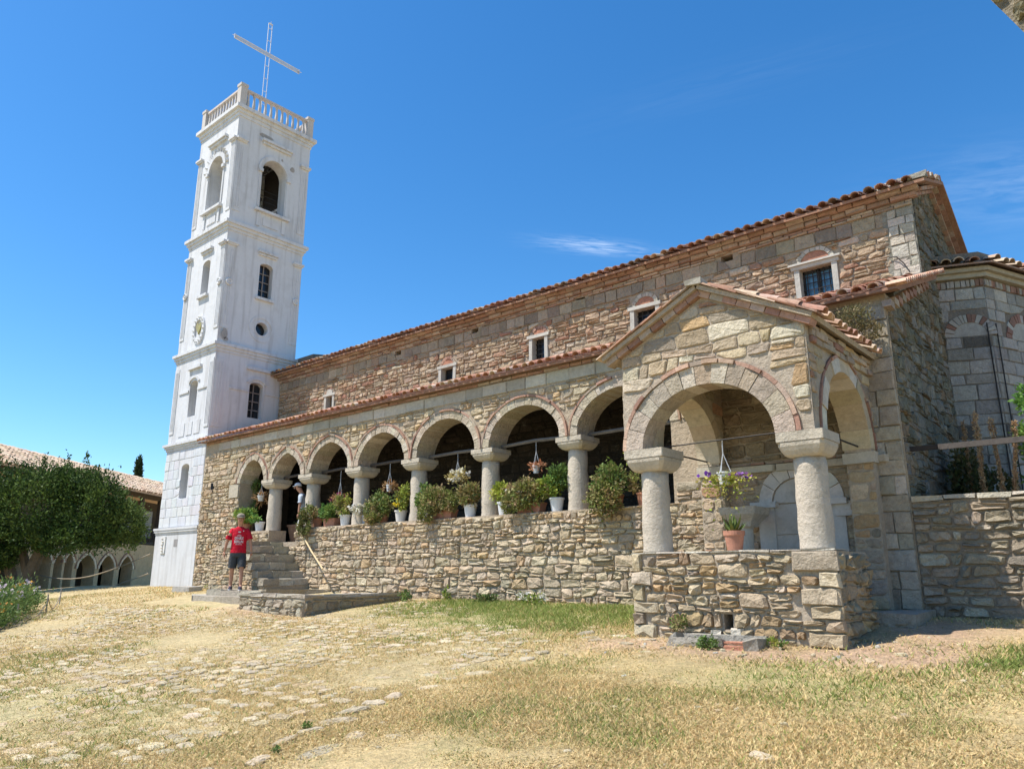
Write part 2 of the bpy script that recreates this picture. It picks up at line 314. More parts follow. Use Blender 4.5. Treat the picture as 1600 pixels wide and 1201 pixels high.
def rubble(parent, O, u, n, u0, u1, z0, z1, w, h, pal, inside=None, planes=(), depth=.035, rough=.35, gap=.012, split=.16, round_=.22, wob=.25, mat='stone', seed=0, corner=None, skip=0, zcol=None):
    O = np.array(O, float); u = np.array(u, float); n = np.array(n, float)
    P = lambda a, z, d: O + u * a + n * d + np.array((0, 0, z))
    z = z0; rows = [z0]
    while z < z1 - h * .4: z += h * random.uniform(.65, 1.4); rows.append(min(z, z1))
    if z1 - rows[-1] > 1e-3: rows.append(z1)
    def bnd(k, x):
        if k == 0 or k == len(rows) - 1: return rows[k]
        return rows[k] + wob * h * (.6 * math.sin(x * 1.9 / w * .35 + k * 2.3 + seed) + .4 * math.sin(x * 5.1 / w * .3 + k * 1.1))
    for k in range(len(rows) - 1):
        hh = rows[k + 1] - rows[k]; x = u0 - random.uniform(0, w * .5); cuts = [u0]
        while x < u1:
            x += w * random.uniform(.5, 1.6) * (1.15 if hh > h else .85)
            if x > u0 + w * .3 and x < u1 - w * .3: cuts.append(x)
        cuts.append(u1)
        if corner and hh > 0: pass
        js = [0] + [random.uniform(-.18, .18) * hh for _ in cuts[1:-1]] + [0]
        for i in range(len(cuts) - 1):
            a, b = cuts[i], cuts[i + 1]; ja, jb = js[i], js[i + 1]
            q = [(a + ja, bnd(k, a)), (b + jb, bnd(k, b)), (b - jb, bnd(k + 1, b)), (a - ja, bnd(k + 1, a))]
            cells = [q]
            if random.random() < split and hh > h * .9:
                t = random.uniform(.35, .65); l = lambda A, B: (A[0] + (B[0] - A[0]) * t, A[1] + (B[1] - A[1]) * t)
                m0, m1 = l(q[0], q[3]), l(q[1], q[2]); cells = [[q[0], q[1], m1, m0], [m0, m1, q[2], q[3]]]
            for c in cells:
                if random.random() < skip: continue
                cu = sum(p[0] for p in c) / 4; cz = sum(p[1] for p in c) / 4; pts = []
                W_ = max(.02, (c[1][0] - c[0][0])); H_ = max(.02, c[3][1] - c[0][1]); gs = 1 - 2 * gap / W_, 1 - 2 * gap / H_
                if gs[0] < .3 or gs[1] < .3: continue
                for s_ in range(4):
                    p, pn, pp = c[s_], c[(s_ + 1) % 4], c[(s_ - 1) % 4]; r = round_ * random.uniform(.4, 1.4)
                    la = math.hypot(pn[0] - p[0], pn[1] - p[1]); lb = math.hypot(pp[0] - p[0], pp[1] - p[1]); rr = r * min(la, lb)
                    pts.append((p[0] + (pp[0] - p[0]) * rr / lb, p[1] + (pp[1] - p[1]) * rr / lb)); pts.append((p[0] + (pn[0] - p[0]) * rr / la, p[1] + (pn[1] - p[1]) * rr / la))
                    if s_ in (0, 2): pts.append(((p[0] + pn[0]) / 2 , (p[1] + pn[1]) / 2 + random.uniform(-.06, .06) * H_))
                pts = [(cu + (p[0] - cu) * gs[0] + random.uniform(-1, 1) * .02 * W_ * round_ * 3, cz + (p[1] - cz) * gs[1] + random.uniform(-1, 1) * .05 * H_ * round_ * 3) for p in pts]
                pts = clip([(min(max(p[0], u0), u1), p[1]) for p in pts], planes)
                if len(pts) < 3: continue
                A0 = area2(pts)
                if inside:
                    if inside(cu, cz): continue
                    out = []
                    for p in pts:
                        if inside(*p):
                            lo, hi = 0, 1
                            for _ in range(7):
                                m = (lo + hi) / 2
                                if inside(cu + (p[0] - cu) * m, cz + (p[1] - cz) * m): hi = m
                                else: lo = m
                            p = (cu + (p[0] - cu) * lo, cz + (p[1] - cz) * lo)
                        out.append(p)
                    pts = out
                if area2(pts) < max(.15 * A0, .0012): continue
                stone_piece(pts, P, depth * random.uniform(.6, 1.3), rough, pick(zcol(cu, cz) if zcol else pal), parent, mat=mat)
def courses(parent, O, u, n, u0, u1, zs, w, pal, depth=.015, gap=.008, inside=None, name='block', mat='ashlar', planes=(), jit=.004, back=.02):
    """squared blocks in courses; zs: course boundaries"""
    O = np.array(O, float); u = np.array(u, float); n = np.array(n, float)
    P = lambda a, z, d: O + u * a + n * d + np.array((0, 0, z))
    for k in range(len(zs) - 1):
        x = u0; cuts = [u0]; first = True
        while True:
            x += w * (random.uniform(.35, 1.0) if first else random.uniform(.7, 1.4)); first = False
            if x > u1 - w * .35: break
            cuts.append(x)
        cuts.append(u1)
        for a, b in zip(cuts, cuts[1:]):
            q = [(a + gap / 2, zs[k] + gap / 2), (b - gap / 2, zs[k] + gap / 2), (b - gap / 2, zs[k + 1] - gap / 2), (a + gap / 2, zs[k + 1] - gap / 2)]
            if inside:
                cu, cz = (a + b) / 2, (zs[k] + zs[k + 1]) / 2
                if inside(cu, cz): continue
                q2 = []
                for p in q:
                    if inside(*p):
                        lo, hi = 0, 1
                        for _ in range(7):
                            m = (lo + hi) / 2
                            if inside(cu + (p[0] - cu) * m, cz + (p[1] - cz) * m): hi = m
                            else: lo = m
                        p = (cu + (p[0] - cu) * lo, cz + (p[1] - cz) * lo)
                    q2.append(p)
                q = q2
            q = clip([(p[0] + random.uniform(-jit, jit), p[1] + random.uniform(-jit, jit)) for p in q], planes)
            if len(q) < 3 or area2(q) < .001: continue
            stone_piece(q, P, depth * random.uniform(.6, 1.3), .2, pick(pal), parent, name, mat, inset=.93, back=back)
def voussoirs(parent, O, u, n, c, a, zs, b, ring, th, k, pal, proud=.02, pt=0, name='voussoir', mat='ashlar', gap=.008, t0=0, t1=1, jr=.012):
    """arch ring of k stones (half-ellipse a x b round c, zs), th deep behind the face"""
    O = np.array(O, float); u = np.array(u, float); n = np.array(n, float); f = arch_fn(c, a, zs, b, pt)
    def cur(t):
        th_ = math.pi * (1 - t); x = c + a * math.cos(th_); z = f(x); e = 1e-3; x2 = c + a * math.cos(th_ - e); x1 = c + a * math.cos(th_ + e)
        dx, dz = x2 - x1, f(x2) - f(x1); l = math.hypot(dx, dz) or 1; return x, z, -dz / l, dx / l
    w = [random.uniform(.75, 1.25) for _ in range(k)]; s = sum(w); t = 0; ts = [0]
    for q in w: t += q / s; ts.append(t)
    for i in range(k):
        A, B = t0 + (t1 - t0) * ts[i], t0 + (t1 - t0) * ts[i + 1]; g = gap / (math.pi * a); A += g / 2; B -= g / 2
        m = 2 if k > 20 else 3; p0 = [cur(A + (B - A) * j / m) for j in range(m + 1)]; rg = ring + random.uniform(-jr, jr); d = proud * random.uniform(.4, 1.3)
        poly = [(x, z) for x, z, _, _ in p0] + [(x + nx * rg, z + nz * rg) for x, z, nx, nz in reversed(p0)]
        P = lambda x, z, dd: O + u * x + n * dd + np.array((0, 0, z))
        v = [P(x, z, d) for x, z in poly] + [P(x, z, -th - .01) for x, z in poly]; K = len(poly)
        fc = [tuple(range(K)), tuple(range(2 * K - 1, K - 1, -1))] + [(j, j + K, (j + 1) % K + K, (j + 1) % K) for j in range(K)]
        piece(v, fc, pick(pal), parent, name, mat)
def flush_pieces(thing_names, limit=300):
    """the 300 largest-looking pieces of every kind on every thing become objects, the rest are joined"""
    global REC
    cp = np.array(CAMP); groups = {}
    root = lambda o: o if o.parent is None else root(o.parent)
    for r in REC:
        ctr = r[0].mean(0); ext = r[0].max(0) - r[0].min(0); size = float(np.sort(ext)[1] * np.sort(ext)[2]) / float(np.sum((ctr - cp) ** 2))
        groups.setdefault((root(r[3]).name, r[4]), []).append((size, r))
    for (rt, nm), lst in groups.items():
        lst.sort(key=lambda s: -s[0])
        for s, r in lst[:limit]:
            m = MB(r[2]); m.add(r[0], r[1]); m.build(nm, r[5], r[3], loc=tuple(r[0].mean(0)))
        rest = {}
        for s, r in lst[limit:]: rest.setdefault((r[3].name, r[5]), []).append(r)
        for (pn, mt), rs in rest.items():
            m = MB()
            for r in rs: m.add(r[0], r[1], r[2])
            m.build(nm + ('s' if not nm.endswith('s') else ''), mt, rs[0][3], kind='stuff')
    REC = []
def barrel_tiles(parent, O, a, s, La, Ls, pitch=.2, tl=.38, step=.30, r=.085, pal=PAL_TILE, seg=5, under=True, name='roof_tile'):
    """half-round cover tiles laid up the slope s from the eave line O + a*t"""
    O = np.array(O, float); a = np.array(a, float); s = np.array(s, float); nn = np.cross(a, s); nn /= np.linalg.norm(nn)
    if nn[2] < 0: nn = -nn
    for i in range(int(La / pitch)):
        for j in range(max(1, int(Ls / step))):
            p = O + a * (pitch * (i + .5) + random.uniform(-.02, .02)) + s * (step * j + random.uniform(-.04, .035) - .05) + nn * (.012 + random.uniform(0, .022))
            sk = random.uniform(-.08, .08); v = []
            for (t, rr) in ((0, r), (tl, r * .82)):
                for ro in (rr, rr - .014):
                    for q in range(seg + 1):
                        an = math.pi * q / seg; v.append(p + s * t + a * (math.cos(an) * ro + sk * t) + nn * (math.sin(an) * ro * .85 + (.018 if t == 0 else 0)))
            k = seg + 1; f = []
            for q in range(seg): f += [(q, q + 1, 2 * k + q + 1, 2 * k + q), (k + q + 1, k + q, 3 * k + q, 3 * k + q + 1), (q + 1, q, k + q, k + q + 1)]
            piece(v, f, pick(pal), parent, name, 'tile')

# terrain ------------------------------------------------------------------------------
def smooth(a, b, x): t = np.clip((x - a) / (b - a), 0, 1); return t * t * (3 - 2 * t)
def gz(X, Y):
    X = np.asarray(X, float); Y = np.asarray(Y, float)
    z = np.where(Y > 0, np.minimum(.1 * Y + .02, 1.1), np.maximum(.02 + .05 * Y, -1.0)) + .1 * smooth(12, 15, -X) * smooth(6, 9, Y)
    z = z + (.62 - z) * smooth(27, 42, -X)
    return z
G = lambda x, y: float(gz(x, y))

# ================================================================== GROUND
def nonuni(fine0, fine1, st, far):
    a = list(np.arange(fine0, fine1 + 1e-6, st)); x = fine1; s = st
    hi = []; 
    while x < far: s *= 1.35; x += s; hi.append(x)
    x = fine0; s = st; lo = []
    while x > -far: s *= 1.35; x -= s; lo.append(x)
    return np.array(lo[::-1] + a + hi)
gx = nonuni(-26, 2, .12, 900); gy = nonuni(0, 11.5, .12, 900)
GX, GY = np.meshgrid(gx, gy); gxx, gyy = GX.ravel(), GY.ravel()
near = (smooth(-40, -26, gxx) * (1 - smooth(2, 10, gxx)) * (1 - smooth(13, 20, gyy)) * smooth(-8, 0, gyy))
gzz = gz(gxx, gyy) + near * (.018 * snoise(gxx * 2.2, gyy * 2.2, 1) + .008 * snoise(gxx * 7, gyy * 7, 2))
def green_mask(x, y):
    """where live green grass grows"""
    g = smooth(.15, .9, snoise(x * .9, y * .9, 3) + .5 * snoise(x * 3, y * 3, 4))
    strip = np.exp(-((y - (10.0 + .08 * (x + 8))) / 1.0) ** 2) * smooth(-12.0, -10.5, x) * (1 - smooth(-6.4, -5.4, x))
    strip = strip + .8 * np.exp(-(((x + 7.6) / 2.3) ** 2 + ((y - 8.9) / 1.2) ** 2)) + .9 * np.exp(-(((x + 1.3) / .7) ** 2 + ((y - 8.3) / .7) ** 2)) + .5 * np.exp(-(((x + 2.9) / .9) ** 2 + ((y - 6.7) / .45) ** 2)) + .4 * np.exp(-(((x + 5.0) / .5) ** 2 + ((y - 6.6) / .6) ** 2))
    return np.clip(.32 * g + strip * (.8 + .3 * snoise(x * 4, y * 4, 5)), 0, 1)
def dirt_mask(x, y):
    d = np.exp(-((np.clip(np.abs(x + 3.6) - 1.6, 0, 9) / .5) ** 2 + ((y - 8.0) / .55) ** 2)) + np.exp(-(((x + 2.1) / .8) ** 2 + ((y - 9.6) / 1.2) ** 2)) + .8 * np.exp(-(((x + 13.2) / 1.6) ** 2 + ((y - 8.1) / .5) ** 2)) + .5 * np.exp(-((y - 9.9) / 1.2) ** 2) * smooth(-24, -19, -x * -1) * 0
    return np.clip(d * (1.1 + .4 * snoise(x * 3, y * 3, 6)), 0, 1)
def pave_mask(x, y):
    """1 on the cobbled part of the yard left of the kerb line"""
    line = -5.55 + .12 * np.sin(y * 2.1) - np.clip(y - 7.6, 0, 9) * 1.9
    return 1 - smooth(-.15, .15, x - line)
STRAW = np.array([.54, .41, .205]); GREEN = np.array([.23, .25, .085]); DIRT = np.array([.50, .345, .225]); PALE = np.array([.54, .44, .245])
gcol = STRAW + 0 * gxx[:, None]; pm = pave_mask(gxx, gyy)[:, None]
gcol = gcol * (1 - .7 * pm) + PALE * .7 * pm
gm = green_mask(gxx, gyy)[:, None]; gcol = gcol * (1 - .62 * gm) + GREEN * 1.25 * .62 * gm
dm = dirt_mask(gxx, gyy)[:, None]; gcol = gcol * (1 - dm) + DIRT * dm
gcol = gcol * (1 + .10 * snoise(gxx * 1.3, gyy * 1.3, 8))[:, None]
nx, ny = len(gx), len(gy); idx = np.arange(nx * ny).reshape(ny, nx)
GF = np.stack([idx[:-1, :-1], idx[:-1, 1:], idx[1:, 1:], idx[1:, :-1]], -1).reshape(-1, 4)
ground = fast_mesh('ground', np.stack([gxx, gyy, gzz], 1), GF, np.clip(gcol, 0, 1), 'soil', kind='structure', smooth=True)

# flush paving stones, each a low worn dome of its own outline
PAVE = []
def paving(x, y, a, b, rz, h, col, k=10):
    t0 = random.uniform(0, 6.28); ra = [random.uniform(.8, 1.12) for _ in range(k)]; c, s = math.cos(rz), math.sin(rz); v = []
    z0 = G(x, y)
    for lev, (sc, zz) in enumerate(((1.0, -.04), (.97, h * .55), (.74, h))):
        for i in range(k):
            t = 6.283 * i / k; px, py = a * sc * ra[i] * np.sign(math.cos(t)) * abs(math.cos(t)) ** .75, b * sc * ra[i] * np.sign(math.sin(t)) * abs(math.sin(t)) ** .75
            X, Y = x + px * c - py * s, y + px * s + py * c; v.append((X, Y, G(X, Y) + zz + (random.uniform(-.2, .3) * h if lev == 2 else 0)))
    v.append((x, y, z0 + h * random.uniform(.8, 1.3))); f = []
    for i in range(k):
        j = (i + 1) % k; f += [(i, j, k + j, k + i), (k + i, k + j, 2 * k + j, 2 * k + i), (2 * k + i, 2 * k + j, 3 * k)]
    piece(v, f, col, ground, 'paving_stone', 'stone'); PAVE.append((x, y, max(a, b)))
PAL_PAVE = [((0.503, 0.419, 0.276), 5), ((0.460, 0.387, 0.260), 4), ((0.535, 0.456, 0.312), 3), ((0.407, 0.355, 0.250), 2), ((0.492, 0.376, 0.239), 1)]
kerb = [(-5.55, 7.94), (-5.68, 7.05), (-5.62, 6.7), (-5.6, 5.94), (-5.70, 5.63), (-5.66, 5.26), (-5.62, 4.85), (-5.6, 4.60), (-5.53, 4.37), (-5.45, 4.11), (-5.40, 3.8), (-5.32, 3.55), (-5.12, 3.16), (-5.25, 2.8), (-5.9, 8.3), (-6.18, 8.75)]
for x, y in kerb: paving(x + random.uniform(-.05, .05), y, random.uniform(.08, .17), random.uniform(.05, .10), R(75 + random.uniform(-45, 45)), random.uniform(.008, .028), pick(PAL_PAVE))
for x, y, a, b in [(-4.2, 3.77, .24, .15), (-4.0, 4.02, .17, .12), (-3.2, 4.15, .16, .10), (-4.5, 3.62, .16, .12), (-4.85, 3.51, .2, .12), (-4.95, 3.89, .13, .09), (-3.74, 4.08, .12, .08), (-4.65, 4.0, .11, .07), (-3.84, 5.45, .07, .05), (-2.18, 4.86, .10, .06), (-2.4, 7.9, .11, .05), (-4.6, 7.5, .08, .05), (-5.1, 7.9, .12, .06), (-5.0, 8.2, .13, .05), (-5.45, 8.3, .15, .06), (-5.75, 8.1, .12, .06)]:
    paving(x, y, a, b, random.uniform(0, 3.1), random.uniform(.003, .012), pick(PAL_PAVE))
for k in range(420):
    x, y = random.uniform(-7.5, -.8), random.uniform(2.4, 9.8)
    if y > 8.2 and -5.4 < x < -2.6: continue
    if dirt_mask(np.array(x), np.array(y)) > random.random() or random.random() < .28: a = random.uniform(.012, .045); paving(x, y, a, a * random.uniform(.6, 1), random.uniform(0, 3), random.uniform(.005, .018), pick(PAL_PAVE + [((.5, .47, .4), 3)]), k=6)
for iy in range(46):                       # cobbled rows across the yard
    y = 2.1 + .205 * iy
    xx = -5.85 - random.uniform(0, .2)
    while xx > -20.5:
        L = random.uniform(.14, .34)
        if float(pave_mask(np.array(xx - L / 2), np.array(y))) > .5 and math.atan2(y, -xx) > R(11) and not (y > 8.0 and xx < -11.8) and random.random() < .80:
            paving(xx - L / 2, y + random.uniform(-.05, .05), L / 2 * .92, random.uniform(.065, .10), random.uniform(-.35, .35), random.uniform(.004, .014), pick(PAL_PAVE), k=8)
        xx -= L

# short dry grass and green tufts: one mass of blades
def grass_mass():
    Vs = []; Fs = []; Cs = []; nb = 0
    for (x0, x1, y0, y1, dens, L_, w_) in ((-8, -.5, 1.8, 6.5, 3600, .026, .0028), (-15, -.5, 2, 10.7, 1100, .036, .0050), (-26, -12, 3, 11.2, 330, .06, .009)):
        n = int((x1 - x0) * (y1 - y0) * dens); x = rng.uniform(x0, x1, n); y = rng.uniform(y0, y1, n)
        k = (rng.random(n) < .55 + .45 * snoise(x * 3, y * 3, 21)) & (np.arctan2(y, -x) > .19) & ~((y > 8.4) & (x > -5.3) & (x < -2.75)) & ~((x < -12.0) & (y > 8.15) & (x > -18.9)); x, y = x[k], y[k]; n = len(x)
        a = rng.uniform(0, 6.28, n); L = L_ * rng.uniform(.4, 1.7, n); w = w_ * rng.uniform(.6, 1.4, n); z = gz(x, y) + .012 * rng.random(n) + .008; dx, dy = np.cos(a), np.sin(a); t = L * rng.uniform(-.15, .35, n)
        v = np.stack([np.stack([x - dy * w, y + dx * w, z], 1), np.stack([x + dy * w, y - dx * w, z], 1), np.stack([x + dx * L, y + dy * L, z + t], 1)], 1).reshape(-1, 3)
        c = np.where((rng.random(n) < .18)[:, None], np.array([.40, .30, .15]), np.array([.70, .55, .28])) * rng.uniform(.6, 1.25, (n, 1)); Vs.append(v); Cs.append(np.repeat(np.clip(c, 0, .8), 3, 0)); Fs.append(np.arange(nb, nb + 3 * n).reshape(-1, 3)); nb += 3 * n
    pav = np.array(PAVE)
    for (x0, x1, y0, y1, dens, hh, ww) in ((-7.5, -.5, 2.0, 6.2, 6500, .024, .0045), (-14, -.5, 2.0, 10.75, 2100, .030, .0075), (-24, -12, 3.0, 11.2, 520, .036, .013)):
        n = int((x1 - x0) * (y1 - y0) * dens); x = rng.uniform(x0, x1, n); y = rng.uniform(y0, y1, n)
        g = green_mask(x, y); d = dirt_mask(x, y); p = pave_mask(x, y)
        keep = rng.random(n) < np.clip((.85 + .5 * g - .30 * p) * (1 - .93 * d) * (.80 + .45 * snoise(x * 2.6, y * 2.6, 11)), .05, 1)
        keep &= np.arctan2(y, -x) > .19
        keep &= ~((y > 8.35) & (x > -5.3) & (x < -2.75)) & ~((x < -12.0) & (y > 8.15) & (x > -18.9)) & ~((x > -2.8) & (y > 10.6))
        cell = {}
        x, y, g = x[keep], y[keep], g[keep]; bad = np.zeros(len(x), bool)
        order = np.argsort(x); xs_ = x[order]
        for px, py, r in pav:
            a, b = np.searchsorted(xs_, (px - r, px + r)); ii = order[a:b]
            bad[ii[((x[ii] - px) ** 2 + ((y[ii] - py) * 1.5) ** 2 < (r * .8) ** 2) & (rng.random(b - a) < .84)]] = True
        x, y, g = x[~bad], y[~bad], g[~bad]; n = len(x)
        z = gz(x, y) - .004; a = rng.uniform(0, 6.28, n); h = hh * rng.uniform(.4, 1.5, n) * (1 + 1.0 * g); w = ww * rng.uniform(.7, 1.5, n); b = rng.uniform(0, 6.28, n); ln = h * rng.uniform(.3, 1.6, n)
        v = np.stack([np.stack([x - w * np.cos(a), y - w * np.sin(a), z], 1), np.stack([x + w * np.cos(a), y + w * np.sin(a), z], 1), np.stack([x + ln * np.cos(b), y + ln * np.sin(b), z + h], 1)], 1).reshape(-1, 3)
        isg = rng.random(n) < np.clip(g * 1.15 + .04, .10, .93); c = np.where(isg[:, None], np.array([.25, .30, .08]), np.array([.64, .49, .24])) * rng.uniform(.72, 1.25, (n, 1)); c[:, 0] *= rng.uniform(.9, 1.1, n)
        Vs.append(v); Cs.append(np.repeat(np.clip(c, 0, .8), 3, 0)); Fs.append(np.arange(nb, nb + 3 * n).reshape(-1, 3)); nb += 3 * n
    return fast_mesh('grass', np.concatenate(Vs), np.concatenate(Fs), np.concatenate(Cs), 'grass', kind='stuff')
gr = grass_mass(); tag(gr, 'short dry straw coloured grass with green patches growing over the yard', 'grass')

# ================================================================== CHURCH
GALY, NAVY, WX, EX = 10.8, 13.4, -21.4, -2.56
church = thing('church', 'long Byzantine stone church with arcaded gallery, gabled porch, tiled roofs and round apse', 'church', (-12, 11, 1.0))
MORT = (.40, .325, .235); MORTN = (.34, .27, .20); MORTP = (.41, .345, .265)
SPR = 4.0; PAR = 2.68
CX_ = [-17.90, -16.20, -14.28, -12.29, -10.18, -8.04]           # gallery column centres
edges = [(-19.28, -18.09)] + [(CX_[i] + .19, CX_[i + 1] - .19) for i in range(5)] + [(-7.85, -5.97)]
tops = [4.60, 4.62, 4.70, 4.70, 4.74, 4.72, 4.74]
pts_ = [.16, .25, .12, .05, 0, 0, 0]
archs = [((a + b) / 2, (b - a) / 2, SPR, t - SPR, p) for (a, b), t, p in zip(edges, tops, pts_)]
def gal_top(x):
    for c, a, zs, b, p in archs:
        if abs(x - c) <= a: return arch_fn(c, a, zs, b, p)(x)
    return SPR
def gal_bot(x):
    if -17.66 < x < -16.44: return 2.36
    return PAR
breaks = []
for c, a, zs, b, p in archs: breaks += [c + a * math.cos(math.pi * i / 18) for i in range(19)]
ops = [(-19.28, -5.97, gal_bot, gal_top, 1)]
brk = []
for q in sorted(breaks): brk += [q]
brk += [-17.661, -17.659, -16.441, -16.439]
gw = MB(MORT)
wall_with_openings(gw, (0, GALY, 0), (1, 0, 0), (0, -1, 0), WX, EX, const(.5), const(5.36), .5, ops, MORT, extra=brk)
gallery_wall = gw.build('gallery_wall', 'mortar', church)
ring_out = .215
def in_gallery(x, z):
    if -19.28 < x < -5.97 and PAR < z < SPR: return True
    if -17.66 < x < -16.44 and z > 2.3 and z < SPR: return True
    for c, a, zs, b, p in archs:
        if z >= SPR - .02 and ((x - c) / (a + ring_out)) ** 2 + ((z - SPR) / (b + ring_out)) ** 2 < 1: return True
    if -16.6 > x > -18.2 and z < 2.36 and False: return True
    return False
# rubble of the parapet and lower wall, then the spandrels, then the west part
rubble(gallery_wall, (0, GALY, 0), (1, 0, 0), (0, -1, 0), -15.9, -5.2, .85, PAR, .25, .125, PAL_WALL, depth=.042, rough=.5, wob=.35, seed=1, split=.12)
rubble(gallery_wall, (0, GALY, 0), (1, 0, 0), (0, -1, 0), -21.38, -15.9, 1.0, SPR, .22, .12, PAL_WALL, inside=in_gallery, depth=.042, rough=.5, wob=.35, seed=2)
rubble(gallery_wall, (0, GALY, 0), (1, 0, 0), (0, -1, 0), -21.38, -5.4, SPR, 5.02, .25, .12, PAL_WALL, inside=in_gallery, depth=.03, rough=.4, wob=.3, seed=3)
courses(gallery_wall, (0, GALY, 0), (1, 0, 0), (0, -1, 0), -20.6, -5.4, [5.03, 5.26], .52, PAL_LIGHT, depth=.03)
courses(gallery_wall, (0, GALY, 0), (1, 0, 0), (0, -1, 0), -21.38, -5.4, [5.27, 5.33], .3, PAL_BRICK, depth=.05, name='cornice_brick', mat='brick')
for i, (c, a, zs, b, p) in enumerate(archs):
    voussoirs(gallery_wall, (0, GALY, 0), (1, 0, 0), (0, -1, 0), c, a - .006, zs + .004, b - .006, .155, .5, 13 if i < 2 else 15, [((.45, .385, .295), 4), ((.40, .335, .25), 3), ((.49, .43, .34), 2)], proud=.025, pt=p, mat='stone')
    voussoirs(gallery_wall, (0, GALY, 0), (1, 0, 0), (0, -1, 0), c, a + .158, zs, b + .158, .038, .02, 11, PAL_BRICK, proud=.045, pt=p, name='arch_brick', mat='brick', jr=.004)
# the wall behind the porch (with the marble niche), and the corner quoins
def in_niche(x, z): return (-4.62 < x < -3.38 and z < 2.62) or ((x + 4.0) ** 2 / .62 ** 2 + (z - 2.6) ** 2 / .5 ** 2 < 1 and z > 2.5)
rubble(gallery_wall, (0, GALY, 0), (1, 0, 0), (0, -1, 0), -5.93, EX - .42, .85, 3.02, .30, .13, PAL_TAN, inside=in_niche, depth=.03, rough=.4, wob=.12, seed=4, round_=.14)
courses(gallery_wall, (0, GALY, 0), (1, 0, 0), (0, -1, 0), -5.5, -2.75, [3.03, 3.14], .8, PAL_LIGHT, depth=.07, name='ledge_stone')
courses(gallery_wall, (0, GALY, 0), (1, 0, 0), (0, -1, 0), -5.4, EX - .42, [3.15, 3.19], .25, PAL_BRICK, depth=.04, name='cornice_brick', mat='brick')
rubble(gallery_wall, (0, GALY, 0), (1, 0, 0), (0, -1, 0), -5.4, EX - .42, 3.2, 5.3, .34, .14, [((.26, .205, .14), 3), ((.21, .17, .12), 3), ((.31, .25, .18), 1)], depth=.035, rough=.5, wob=.2, seed=5, round_=.14)
courses(gallery_wall, (0, GALY, 0), (1, 0, 0), (0, -1, 0), EX - .42, EX - .01, [.9, 1.15, 1.4, 1.62, 1.9, 2.1, 2.38, 2.6, 2.85, 3.05, 3.3, 3.5, 3.78, 4.0, 4.25, 4.45, 4.75, 4.98, 5.2], .42, PAL_STEP, depth=.035, jit=.012, mat='stone')
# marble niche: frame, arch, blind panel
nm = MB((.50, .48, .45))
nm.box((-4.6, GALY - .03, 1.6), (-4.36, GALY + .01, 2.52)); nm.box((-3.60, GALY - .03, 1.6), (-3.38, GALY + .01, 2.52))
nm.box((-4.68, GALY - .12, 2.52), (-4.30, GALY + .01, 2.60)); nm.box((-3.70, GALY - .12, 2.52), (-3.32, GALY + .01, 2.60))
nm.build('niche_frame', 'marble', church, kind='stuff')
for za_, zb__ in ((1.6, 2.13), (2.14, 2.56)):
    q_ = MB((.46, .44, .41)); q_.box((-4.36, GALY - .016, za_), (-3.60, GALY + .004, zb__)); q_.build('niche_slab', 'marble', church)
np_ = MB((.47, .45, .42)); np_.prism([(-3.98 + .39 * math.cos(t), GALY - .015, 2.58 + .34 * math.sin(t)) for t in np.linspace(0, math.pi, 12)], (0, .02, 0)); np_.build('niche_slab', 'marble', church)
voussoirs(gallery_wall, (0, GALY, 0), (1, 0, 0), (0, -1, 0), -3.98, .40, 2.6, .33, .2, .02, 7, [((.52, .49, .45), 1)], proud=.04, name='niche_voussoir', mat='marble')
pl = MB((.52, .50, .47)); pl.box((-3.5, GALY - .06, 2.36), (-2.98, GALY - .0, 2.56)); pl.box((-3.46, GALY - .07, 2.44), (-3.02, GALY - .06, 2.47)); pl.build('marble_tablet', 'marble', church)
# west and east returns, inner walls, floors
m = MB((.13, .11, .09)); m.box((WX, GALY + .5, .5), (WX + .5, NAVY, 5.3)); m.box((-5.97, GALY + .5, .5), (-5.6, NAVY, 5.5)); m.build('gallery_end_wall', 'dark_mortar', church, kind='stuff')  # end walls given a dark tone that deepens the gallery shade
m = MB((.30, .26, .21)); m.box((WX + .5, GALY + .02, .5), (-5.97, NAVY, 2.3)); m.build('gallery_floor', 'mortar', church)
rubble(gallery_wall, (WX, GALY, 0), (0, 1, 0), (-1, 0, 0), 0, 2.4, 1.1, 5.3, .3, .14, PAL_TAN, depth=.03, seed=6)
# small slit opening in the west part
m = MB((.02, .02, .02)); m.box((-20.85, GALY - .035, 3.85), (-20.72, GALY - .02, 4.12)); m.build('slit_window', 'glass', church)
m = MB((.45, .40, .31)); m.box((-19.75, GALY - .06, 3.62), (-19.3, GALY + .02, 3.98), jit=.006); m.build('impost_block', 'ashlar', church)

